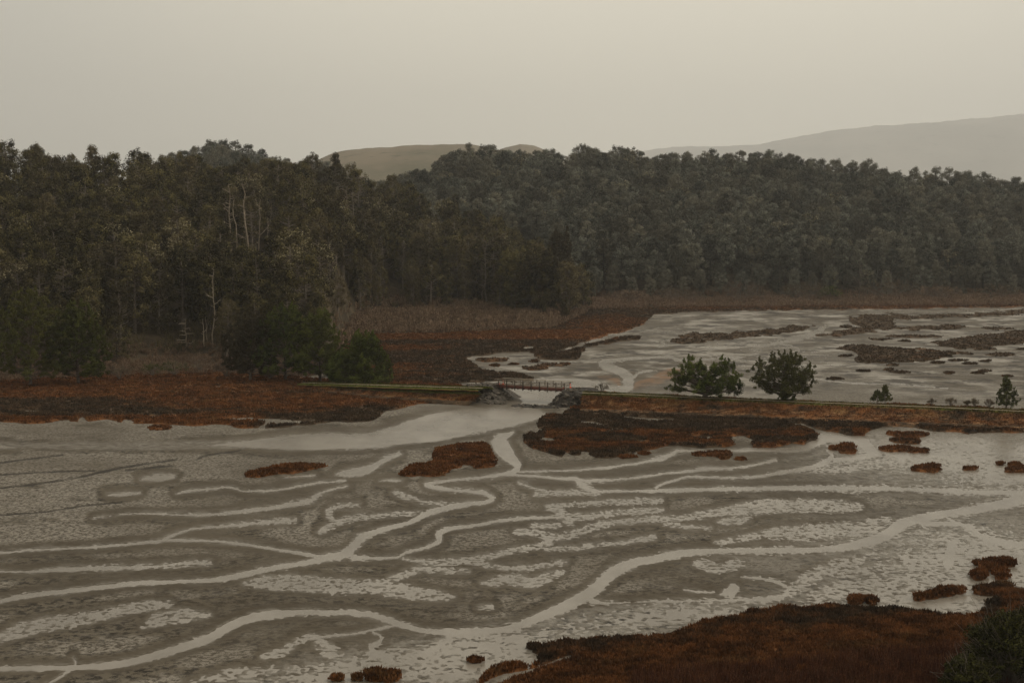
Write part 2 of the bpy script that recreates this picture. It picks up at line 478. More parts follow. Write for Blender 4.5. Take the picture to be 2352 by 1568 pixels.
def tapered(L):
    L = [tuple(p) for p in L]
    a, b = np.array(L[0]), np.array(L[1]); d = (a - b)[:2]; d = d / (np.hypot(*d) + 1e-6)
    e, f = np.array(L[-1]), np.array(L[-2]); g = (e - f)[:2]; g = g / (np.hypot(*g) + 1e-6)
    return [(a[0] + d[0] * a[2] * 1.1, a[1] + d[1] * a[2] * .5, 1.2)] + L + [(e[0] + g[0] * e[2] * 1.1, e[1] + g[1] * e[2] * .5, 1.2)]


MOTTLED = [tapered(L) for L in MOTTLED]
CLEAR = [tapered(L) if len(L) <= 4 else L for L in CLEAR]
# softly wetter ground: centre, radii, amount lowered
WET = [
    (Z6([(1450, 420)])[0], (330, 60), .085), (Z6([(1750, 380)])[0], (210, 80), .10), (Z6([(1150, 340)])[0], (120, 40), .06),
    (Z6([(1500, 780)])[0], (330, 90), .06), (Z6([(1700, 950)])[0], (260, 110), .10), (Z6([(1300, 1110)])[0], (330, 45), .12),
    (Z6([(1750, 1080)])[0], (170, 70), .13), (Z6([(250, 1210)])[0], (240, 30), .12), (Z5([(1350, 1280)])[0], (260, 40), .085),
    (Z5([(800, 1440)])[0], (260, 48), .11), (Z5([(450, 1500)])[0], (300, 40), .12), (Z5([(1000, 1380)])[0], (200, 40), .06),
    (Z4([(1500, 1560)])[0], (260, 26), .10), (Z6([(1850, 520)])[0], (120, 60), .05), (Z6([(850, 800)])[0], (220, 50), .035),
    (Z5([(1250, 1100)])[0], (60, 30), .03), (Z6([(500, 950)])[0], (200, 40), .04),
    ((1700, 850), (700, 70), .055), ((2100, 790), (500, 60), .055), ((1500, 750), (300, 50), .05), ((1150, 840), (160, 26), .05), ((1450, 900), (300, 26), .05),
]
RIVER = Z4([(-300, 325), (0, 338), (200, 345), (600, 343), (1150, 330), (1500, 305), (1660, 296)]) + Z5([(130, 300), (250, 290), (350, 262), (420, 232), (560, 190), (740, 170), (900, 168), (1000, 160), (1090, 172), (1130, 200), (1080, 228), (960, 262), (780, 288), (640, 325), (430, 350), (200, 372)]) + Z4([(1600, 383), (1200, 378), (900, 384), (500, 388), (200, 380), (0, 372), (-300, 372)])
GAP = Z5([(930, 80), (1010, 135), (980, 160), (1060, 168), (1110, 160), (1180, 140), (1225, 100), (1240, 60), (940, 60)])
def ZL(p): return [((2560 + u * .35714) / 1.7415, (1200 + v * .35714) / 1.7415, w) for u, v, w in p]
LINES = [ZL([(2075, 285, 1.6), (2050, 312, 1.8), (1900, 370, 1.6), (1700, 412, 1.5), (1560, 440, 1.8), (1510, 487, 2.2), (1300, 518, 1.0)]),
         ZL([(1520, 490, 1.0), (1700, 512, 1.4), (1780, 553, 2.0), (1700, 582, 1.2)]), ZL([(210, 527, 1.4), (300, 500, 1.6), (230, 470, 1.6), (340, 450, 1.2)]),
         ZL([(220, 310, 1.0), (100, 340, 1.2), (0, 358, 1.4)]),
         Z4([(-100, 590, 3), (0, 578, 3), (200, 555, 4), (420, 520, 5), (500, 500, 8), (600, 478, 6), (760, 452, 3), (900, 432, 3)]),
         Z4([(-100, 515, 3), (0, 510, 3), (250, 496, 3), (480, 490, 2)]), Z4([(1000, 435, 5), (1050, 412, 3), (1200, 390, 3), (1240, 375, 2)]),
         Z4([(-60, 458, 3), (0, 450, 4), (150, 430, 3), (320, 410, 2)]), Z4([(640, 488, 3), (780, 472, 6), (880, 465, 2)]),
         Z4([(0, 715, 3), (220, 700, 4), (430, 668, 3), (620, 650, 2)]), Z3([(900, 1440, 3), (1150, 1470, 5), (1400, 1475, 5), (1700, 1500, 3)])]
SAND = [Z2([(1560, 1438, 10), (1630, 1450, 26), (1675, 1468, 22), (1672, 1488, 12)]),
        Z2([(1725, 1510, 10), (1790, 1480, 34), (1880, 1455, 50), (1960, 1425, 64), (2030, 1412, 40)])]


def spline(pts, sub=5):
    P = np.array(pts, float)
    if len(P) < 3: return P
    Q = np.vstack([2 * P[0] - P[1], P, 2 * P[-1] - P[-2]])
    out = []
    for i in range(1, len(Q) - 2):
        p0, p1, p2, p3 = Q[i - 1], Q[i], Q[i + 1], Q[i + 2]
        for k in range(sub):
            t = k / sub
            out.append(.5 * ((2 * p1) + (-p0 + p2) * t + (2 * p0 - 5 * p1 + 4 * p2 - p3) * t * t + (-p0 + 3 * p1 - 3 * p2 + p3) * t ** 3))
    out.append(Q[-2])
    out = np.array(out)
    out[:, 2] = np.maximum(out[:, 2], 1.0)
    return out


# survey grid of the flats: lines of constant bearing and constant distance from the lookout
GX = np.arange(-240, 2600, 2.0)
GY = np.concatenate([np.arange(686, 960, 1.3), np.arange(960, 1640, 1.0), np.arange(1640, 3600, 60.0)])
NX, NY = len(GX), len(GY)
PX, PY = np.meshgrid(GX, GY)
WX, WY = at(PX, PY)


def seg_field(lines, init=60.0, margin=45):
    A = np.full((NY, NX), init)
    for L in lines:
        S = spline(L)
        for a, b in zip(S[:-1], S[1:]):
            m = margin + max(a[2], b[2]) / 2
            x0, x1 = np.searchsorted(GX, [min(a[0], b[0]) - m, max(a[0], b[0]) + m])
            y0, y1 = np.searchsorted(GY, [min(a[1], b[1]) - m, max(a[1], b[1]) + m])
            if x0 >= x1 or y0 >= y1: continue
            px = PX[y0:y1, x0:x1]; py = PY[y0:y1, x0:x1]
            dx, dy = b[0] - a[0], b[1] - a[1]
            t = np.clip(((px - a[0]) * dx + (py - a[1]) * dy) / (dx * dx + dy * dy + 1e-9), 0, 1)
            d = np.hypot(px - a[0] - t * dx, py - a[1] - t * dy) - (a[2] + (b[2] - a[2]) * t) / 2
            A[y0:y1, x0:x1] = np.minimum(A[y0:y1, x0:x1], d)
    return A


def poly_sd(poly, margin=30):
    """signed distance, positive inside; returned with its window"""
    P = np.array([p[:2] for p in poly], float)
    x0, x1 = np.searchsorted(GX, [P[:, 0].min() - margin, P[:, 0].max() + margin])
    y0, y1 = np.searchsorted(GY, [P[:, 1].min() - margin, P[:, 1].max() + margin])
    px = PX[y0:y1, x0:x1]; py = PY[y0:y1, x0:x1]
    d = np.full(px.shape, 1e9); ins = np.zeros(px.shape, bool)
    for i in range(len(P)):
        a = P[i]; b = P[(i + 1) % len(P)]
        dx, dy = b - a
        t = np.clip(((px - a[0]) * dx + (py - a[1]) * dy) / (dx * dx + dy * dy + 1e-9), 0, 1)
        d = np.minimum(d, np.hypot(px - a[0] - t * dx, py - a[1] - t * dy))
        c = ((a[1] > py) != (b[1] > py)) & (px < (b[0] - a[0]) * (py - a[1]) / (b[1] - a[1] + 1e-12) + a[0])
        ins ^= c
    return np.where(ins, d, -d), (slice(y0, y1), slice(x0, x1))


sdC = seg_field(CLEAR)
sdM = seg_field(MOTTLED)
riverF = np.zeros((NY, NX))
for poly in (RIVER, GAP):
    s, w = poly_sd(poly, 60)
    fade = 15 * sstep(700, 330, PX[w]) if poly is RIVER else 0
    sdC[w] = np.minimum(sdC[w], -s + fade)
    if poly is RIVER: riverF[w] = sstep(-3, 5, s) * .7
sandF = 1 - sstep(-3, 3, seg_field(SAND) + 3 * noise(WX / 3, WY / 6, 3))

nE = .65 * noise(WX / .48, WY / .55, 1) + .45 * noise(WX / 1.1, WY / 1.1, 2)
lineF = 1 - sstep(-.6, 1.6, seg_field(LINES, 60, 12) + .8 * noise(WX / 2, WY / 3, 12))
BUMP = fbm(WX, WY, 1.6, 21) + .6 * noise(WX / .6, WY / .6, 22)
HOLE = .7 * noise(WX / 8, WY / 16, 26) + .3 * noise(WX / 3, WY / 5, 27)
RAG = noise(WX / 7, WY / 22, 24) + .6 * noise(WX / 3, WY / 9, 25)
nB = .6 * noise(WX / 5, WY / 6, 4) + .4 * noise(WX / 2.4, WY / 3.0, 5)
nL = fbm(WX, WY, 45, 6)
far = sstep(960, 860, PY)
base = .105 + .05 * nL
for (c, r, amt) in WET:
    q = ((PX - c[0]) / r[0]) ** 2 + ((PY - c[1]) / r[1]) ** 2
    base = base - .88 * amt * np.exp(-q * 1.1)
base = np.maximum(base, -.02 + .02 * nL)
ed = nB * (2.0 + 1.2 * far)
nearch = np.minimum(sdC, sdM)
halo = np.clip(fbm(WX, WY, 16, 40) * 2.2, 0, 1) * 6 * sstep(930, 1010, PY)
sdM = np.minimum(sdM, sdC + 4 - halo)
hC = -.25 + (base + .25) * sstep(-6.5, 3.0, sdC + ed + nE * 1.6)
sdMn = sdM + 4.5 * fbm(WX, WY, 7, 45) + ed * .8
hM = -.016 + (base + .016) * sstep(-3, 15, sdMn)
interior = sstep(6, 20, nearch) * (1 - .55 * far)
h = np.minimum(hC, hM)
wetz = sstep(.09, .02, base)
amp = .020 + .085 * (1 - sstep(0, 16, sdMn)) * sstep(-2, 3, sdC) + .055 * wetz * sstep(-2, 3, sdC)
streakN = fbm(WX, WY, 9, 30, (1, .7, .5))
h = h + amp * nE + .030 * nB * (wetz + far * .6) + far * .05 * streakN * sstep(-3, 4, sdC)
h = h - .10 * lineF * sstep(-2, 3, sdC)
h = h + interior * .035 * (np.abs(noise(WX / 1.1, WY / 1.1, 9)) - .2 + .5 * nE)
crumb = interior * np.clip(.75 + .9 * fbm(WX, WY, 22, 14), 0, 1)
film_sheen = np.clip(np.maximum(np.maximum(wetz * .9, (1 - sstep(-3, 14, sdMn)) * .65), np.maximum((1 - sstep(0, 4.5, sdC + nB * 2)) * .75, riverF)) * sstep(-3, 2, sdC), 0, 1) * (1 - .6 * far)
midA = .17 * (sstep(12, 30, nearch) - .5) + .12 * sstep(1420, 1230, PY) - .05
# the ground falls away under water beyond the grid's outer rows
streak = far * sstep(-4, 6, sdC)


def grid_faces(mask=None):
    idx = np.arange(NX * NY).reshape(NY, NX)
    a = idx[:-1, :-1]; b = idx[1:, :-1]; c = idx[1:, 1:]; d = idx[:-1, 1:]
    f = np.stack([a, b, c, d], -1)
    if mask is not None: f = f[mask]
    return f.reshape(-1, 4)


FULL = (slice(0, NY), slice(0, NX))


def sheet(name, mask_v, Z, mat, attrs, win=FULL):
    """mesh of the grid cells where any corner is in mask_v"""
    ny, nx = mask_v.shape
    mf = mask_v[:-1, :-1] | mask_v[1:, :-1] | mask_v[1:, 1:] | mask_v[:-1, 1:]
    idx = np.arange(ny * nx).reshape(ny, nx)
    f = np.stack([idx[:-1, :-1], idx[1:, :-1], idx[1:, 1:], idx[:-1, 1:]], -1)[mf].reshape(-1, 4)
    u, inv = np.unique(f.ravel(), return_inverse=True)
    V = np.stack([WX[win].ravel()[u], WY[win].ravel()[u], Z.ravel()[u]], 1)
    at_ = {k: v.ravel()[u] for k, v in attrs.items()}
    return mesh_np(name, V, inv.reshape(-1, 4), mat, True, at_)


mud = link('mudflat', sheet('mudflat', np.ones((NY, NX), bool), h, M_MUD, {'crumb': crumb, 'sand': sandF * sstep(-2, 3, sdC), 'streak': streak, 'line': lineF, 'film_sheen': film_sheen, 'mid': midA}))
tag(mud, kind='structure', label='wet grey brown tidal mudflat cut by winding channels')

# water: one level sheet, coarse, with the same footprint and beyond
wv = np.array([(-2500, 20, 0), (2500, 20, 0), (2500, 1400, 0), (-2500, 1400, 0)], float)
water = link('water', mesh_np('water', wv, [(0, 1, 2, 3)], M_WATER))
tag(water, kind='structure', label='pale silty tidal water lying in the channels')
tv = np.array([(-12500, -600, -1.4), (12500, -600, -1.4), (12500, 18000, -1.4), (-12500, 18000, -1.4)], float)
terr = link('ground', mesh_np('ground', tv, [(0, 1, 2, 3)], M_FLOOR))
tag(terr, kind='structure')

# ------------------------------------------------------------------ marsh
CUTS = [Z5([(1478, 196, 18), (1540, 220, 15), (1660, 232, 12), (1780, 235, 6)]),
        Z5([(1170, 205, 8), (1250, 228, 12), (1320, 245, 20), (1390, 252, 12), (1450, 275, 9), (1560, 297, 5)]),
        Z5([(1105, 330, 14), (1155, 337, 22)]), Z5([(1070, 398, 20), (1140, 408, 8)]), Z5([(1600, 348, 10), (1680, 352, 7)]),
        Z6([(-20, 352, 6), (60, 360, 5)]), Z6([(80, 300, 8), (140, 312, 8)]), Z6([(450, 330, 6), (560, 345, 10), (640, 352, 8)]), Z6([(180, 300, 5), (300, 335, 6)]),
        Z6([(700, 245, 4), (790, 270, 10), (860, 300, 16)]),
        Z4([(60, 185, 4), (200, 190, 5)]), Z4([(600, 265, 5), (700, 275, 6)]), Z4([(1150, 225, 8), (1300, 232, 8), (1480, 238, 6)]), Z4([(1080, 62, 5), (1160, 66, 5)]),
        Z4([(1400, 248, 6), (1600, 240, 6)]), Z4([(205, 235, 14), (215, 270, 10), (190, 300, 8)]), Z4([(420, 235, 34), (440, 262, 30)]), Z4([(760, 215, 5), (820, 213, 6)]),
        Z5([(640, 480, 10), (690, 462, 22), (740, 472, 10)]), Z5([(480, 450, 8), (540, 440, 10)]), Z5([(640, 385, 14), (690, 380, 8)]),
        Z2([(1300, 1300, 5), (1380, 1280, 8), (1490, 1240, 12), (1560, 1215, 10), (1660, 1190, 8)]), Z2([(900, 1325, 6), (1050, 1318, 6)]),
        Z2([(1140, 1275, 5), (1180, 1270, 6)])]
sdK = seg_field(CUTS, 60, 30)

TONE = np.zeros((NY, NX))


def blob(c, r, sharp=1.5):
    return np.exp(-(np.abs((PX - c[0]) / r[0]) ** 2 + np.abs((PY - c[1]) / r[1]) ** 2) ** sharp)


def marsh_sheet(name, polys, top, rag, tone, green=None, straw=None, margin=30, sink=-.25, edge=5.0, rag2=0.0, holes=0.0):
    parts = [poly_sd(p, margin) for p in polys]
    y0 = min(w[0].start for q, w in parts); y1 = max(w[0].stop for q, w in parts)
    x0 = min(w[1].start for q, w in parts); x1 = max(w[1].stop for q, w in parts)
    W = (slice(y0, y1), slice(x0, x1))
    s = np.full((y1 - y0, x1 - x0), -99.0)
    for q, w in parts:
        ww = (slice(w[0].start - y0, w[0].stop - y0), slice(w[1].start - x0, w[1].stop - x0))
        s[ww] = np.maximum(s[ww], q)
    s = np.minimum(s, sdK[W])
    if isinstance(holes, np.ndarray): holes = holes[W]
    s = s - holes * np.clip(HOLE[W] - .25, 0, 1) * 60
    s = s + rag * (nB[W] * 2.2 + nE[W] * .9) + rag2 * RAG[W]
    Z = sink + (top - sink) * sstep(-edge * .55, edge * .45, s) + .10 * sstep(0, 12, s) * nL[W]
    Z = Z + .16 * sstep(0, 5, s) * BUMP[W]
    m = s > -edge * .6
    full = lambda a: (a[W] if isinstance(a, np.ndarray) else a + np.zeros_like(s))
    tn = full(tone); gr = full(green if green is not None else 0.0); st = full(straw if straw is not None else 0.0)
    me = sheet(name, m, Z, M_MARSH, {'tone': tn, 'green': gr, 'straw': st}, W)
    return me, (s, W), Z, tn, gr, st


def tufts(name, s, Z, tn, gr, st, n, hgt, wid, smin=1.0, bias=None, parent=None, seed=1, ymax=1700, yr=None):
    r = np.random.default_rng(seed)
    s, W_ = s
    wx, wy, py_ = WX[W_], WY[W_], PY[W_]; NYw, NXw = s.shape
    ok = (s > smin) & (py_ < ymax)
    # area-true choice of cells
    ids = np.flatnonzero(ok)
    if len(ids) == 0: return None
    wgt = wy.ravel()[ids] ** (1.6 if bias is None else bias)
    pick = r.choice(ids, n, p=wgt / wgt.sum())
    iy, ix = np.divmod(pick, NXw)
    fx = r.random(n); fy = r.random(n)
    iy2 = np.minimum(iy + 1, NYw - 1); ix2 = np.minimum(ix + 1, NXw - 1)
    X = wx[iy, ix] * (1 - fx) + wx[iy, ix2] * fx; Y = wy[iy, ix] * (1 - fy) + wy[iy2, ix] * fy
    z = Z[iy, ix]
    K = 5
    V = np.zeros((n, K, 3, 3)); an = r.random((n, K)) * 6.283
    hh = hgt * (.5 + .8 * r.random((n, K)))
    ww = wid * (.6 + .8 * r.random((n, K)))
    lean = .6 * hh
    bx = X[:, None] + (r.random((n, K)) - .5) * wid * 2; by = Y[:, None] + (r.random((n, K)) - .5) * wid * 2
    V[..., 0, 0] = bx - np.cos(an) * ww / 2; V[..., 0, 1] = by - np.sin(an) * ww / 2; V[..., 0, 2] = z[:, None] - .06
    V[..., 1, 0] = bx + np.cos(an) * ww / 2; V[..., 1, 1] = by + np.sin(an) * ww / 2; V[..., 1, 2] = z[:, None] - .06
    V[..., 2, 0] = bx + lean * (r.random((n, K)) - .5) * 2; V[..., 2, 1] = by + lean * (r.random((n, K)) - .5) * 2; V[..., 2, 2] = z[:, None] + hh
    V = V.reshape(-1, 3)
    at_ = {'tone': np.repeat(tn[iy, ix], K * 3), 'green': np.repeat(gr[iy, ix], K * 3), 'straw': np.repeat(st[iy, ix], K * 3)}
    me = mesh_np(name, V, np.arange(len(V)).reshape(-1, 3), M_MARSH, False, at_)
    return link(name, me, parent)


def zband(y0, y1, soft=8):
    return sstep(y0 - soft, y0 + soft, PY) * (1 - sstep(y1 - soft, y1 + soft, PY))


# --- the rust marsh below the near wood
L1 = DD([(-400, 860), (0, 868), (250, 848), (500, 850), (700, 870), (800, 870), (920, 872), (1080, 888), (1095, 900), (1080, 912), (1060, 916), (1000, 924), (960, 930), (925, 938), (885, 945), (872, 957), (850, 968), (760, 972), (690, 978), (640, 984), (590, 985), (520, 978), (440, 978), (330, 975), (250, 968), (180, 972), (120, 968), (60, 973), (0, 970), (-400, 975)])
tone = .80 - .55 * zband(918, 962) * sstep(400, 100, np.abs(PX - 150)) - .5 * blob((930, 945), (160, 14)) - .35 * blob((600, 950), (400, 8)) - .4 * blob((700, 905), (300, 5)) + .25 * blob((520, 968), (90, 8)) - .7 * zband(955, 990, 5) * sstep(560, 640, PX) + .2 * zband(960, 975) * (PX < 500)
me, s, Z, tn, gr, st = marsh_sheet('left_marsh', [L1], .42, 1.3, tone, rag2=3.0, holes=.8 * (PY > 962), straw=.35 * blob((1040, 905), (60, 8)) + .3 * blob((640, 895), (300, 10)))
o = link('marsh', me); tag(o, kind='structure', label='rust red pickleweed marsh below the near wood')
o = tufts('marsh_grass', s, Z, tn, gr, st, 26000, .34, .30, seed=11); tag(o, kind='stuff', label='rust red tufts covering the marsh below the near wood')

# --- marsh behind the causeway
L2 = DD([(740, 765), (860, 768), (1100, 762), (1270, 752), (1320, 730), (1340, 712), (1500, 705), (1800, 700), (2450, 690), (2450, 702), (2200, 708), (1900, 712), (1600, 716), (1500, 722), (1478, 745), (1460, 752), (1430, 762), (1400, 770), (1350, 784)]) + Z2([(1440, 1262), (1560, 1235), (1700, 1205), (1800, 1207), (1790, 1225), (1700, 1235), (1560, 1255), (1490, 1282), (1465, 1305), (1440, 1340), (1400, 1345), (1300, 1340), (1200, 1330), (1150, 1325), (1190, 1308), (1160, 1298), (1000, 1300), (850, 1318), (800, 1328), (830, 1350), (860, 1375), (900, 1395), (1000, 1412), (1120, 1420), (1190, 1440), (1185, 1452), (1000, 1465), (600, 1480), (100, 1480), (0, 1400)])
tone = .18 + .75 * zband(760, 782, 6) * (PX < 1420) + .5 * blob((1400, 745), (110, 20)) + .55 * blob((880, 800), (170, 9)) + .5 * blob((880, 845), (120, 9)) + .4 * blob((960, 865), (200, 8)) + .35 * zband(690, 712) * (PX > 1400)
me, s, Z, tn, gr, st = marsh_sheet('back_marsh', [L2], .42, 1.2, tone, rag2=2.0, holes=.45 * (PY > 790), straw=.5 * zband(692, 704) * (PX > 1500) * (fbm(WX, WY, 60, 50) > .05))
o = link('marsh', me); tag(o, kind='structure', label='dark brown and rust marsh behind the causeway')
o = tufts('marsh_grass', s, Z, tn, gr, st, 30000, .36, .28, seed=12); tag(o, kind='stuff', label='brown tufts covering the marsh behind the causeway')

# --- marsh in front of the right causeway
L3 = DD([(1300, 905), (1340, 900), (1620, 915), (2000, 930), (2600, 950), (2600, 996)]) + Z6([(1906, 292), (1720, 298), (1620, 305), (1560, 292), (1450, 288), (1380, 275), (1290, 262), (1180, 262), (1100, 300), (1090, 312), (1040, 314), (960, 292), (850, 270), (770, 252), (800, 268), (845, 308), (842, 330), (800, 342), (780, 352), (720, 350), (640, 366), (560, 372), (440, 368), (300, 366), (260, 374), (180, 366), (80, 362)]) + Z5([(1690, 378), (1600, 392), (1560, 408), (1440, 424), (1300, 424), (1180, 416), (1060, 388), (1010, 350), (1008, 322), (1030, 298), (1080, 292), (1090, 240), (1130, 205), (1200, 215), (1260, 170)])
tone = .86 * zband(880, 948 + (PX - 1619) * .018, 5) + .10 + .45 * blob((1270, 1025), (110, 16)) + .55 * zband(990, 1035) * (PX > 1250) * (fbm(WX, WY, 14, 60) > -.1) + .3 * blob((1262, 965), (25, 20)) + .5 * zband(982, 1000) * (PX > 2050) * sstep(-.1, .2, fbm(WX, WY, 14, 61))
me, s, Z, tn, gr, st = marsh_sheet('right_marsh', [L3], .42, 1.3, tone, rag2=3.0, holes=.9 * (PY > 985) + .25, straw=.6 * zband(925, 948) * (PX > 1380))
o = link('marsh', me); tag(o, kind='structure', label='dark marsh in front of the causeway, right of the bridge')
o = tufts('marsh_grass', s, Z, tn, gr, st, 26000, .32, .30, seed=13); tag(o, kind='stuff', label='dark and rust tufts covering the marsh in front of the causeway')

# --- near marsh, bottom corner
L4 = DD([(1000, 1640), (1085, 1585), (1110, 1552), (1130, 1532), (1190, 1528), (1215, 1540), (1245, 1505), (1225, 1496), (1262, 1486), (1300, 1478), (1370, 1470), (1440, 1472), (1530, 1466), (1600, 1440), (1680, 1420), (1720, 1408), (1790, 1398), (1850, 1400), (1900, 1394), (1960, 1402), (2050, 1402), (2130, 1410), (2230, 1418), (2275, 1400), (2262, 1386), (2300, 1374), (2352, 1368), (2460, 1356), (2620, 1350), (2620, 2100), (1000, 2100), (980, 1700)])
tone = .85 - .42 * np.exp(-((PY - (1500 - (PX - 1250) * .12)) / 34) ** 2) * (PX < 2300) + .0 * PX
tone = tone + .25 * blob((1650, 1530), (300, 30)) - .35 * blob((2250, 1560), (120, 60)) + .45 * fbm(WX, WY, 14, 70)
BUMP = BUMP * 2.0 + 1.2 * fbm(WX, WY, 4, 71)
mud_gap = seg_field([DD([(1090, 1600, 26), (1160, 1560, 22), (1230, 1540, 20), (1310, 1512, 12)]), DD([(1215, 1512, 10), (1240, 1528, 10)])], 60, 30)
sdK = np.minimum(sdK, mud_gap)
me, s, Z, tn, gr, st = marsh_sheet('near_marsh', [L4], .35, 1.6, tone, edge=9.0, rag2=5.0)
o = link('marsh', me); tag(o, kind='structure', label='deep rust marsh filling the nearest corner')
o = tufts('marsh_grass', s, Z, tn, gr, st, 52000, .30, .20, seed=14, bias=.3); tag(o, kind='stuff', label='rust and dark brown scrub covering the nearest marsh')
BUMP = (BUMP - 1.2 * fbm(WX, WY, 4, 71)) / 2.0

# --- islands: each one a thing
def ell(Zf, cx, cy, rx, ry, tilt=0.0, k=14, seed=0):
    r = np.random.default_rng(int(cx * 7 + cy + seed)); pts = []
    for i in range(k):
        a = 2 * math.pi * i / k; q = 1 + .22 * (r.random() - .5)
        pts.append((cx + rx * q * math.cos(a), cy + ry * q * math.sin(a) + tilt * rx * math.cos(a)))
    return Zf(pts)


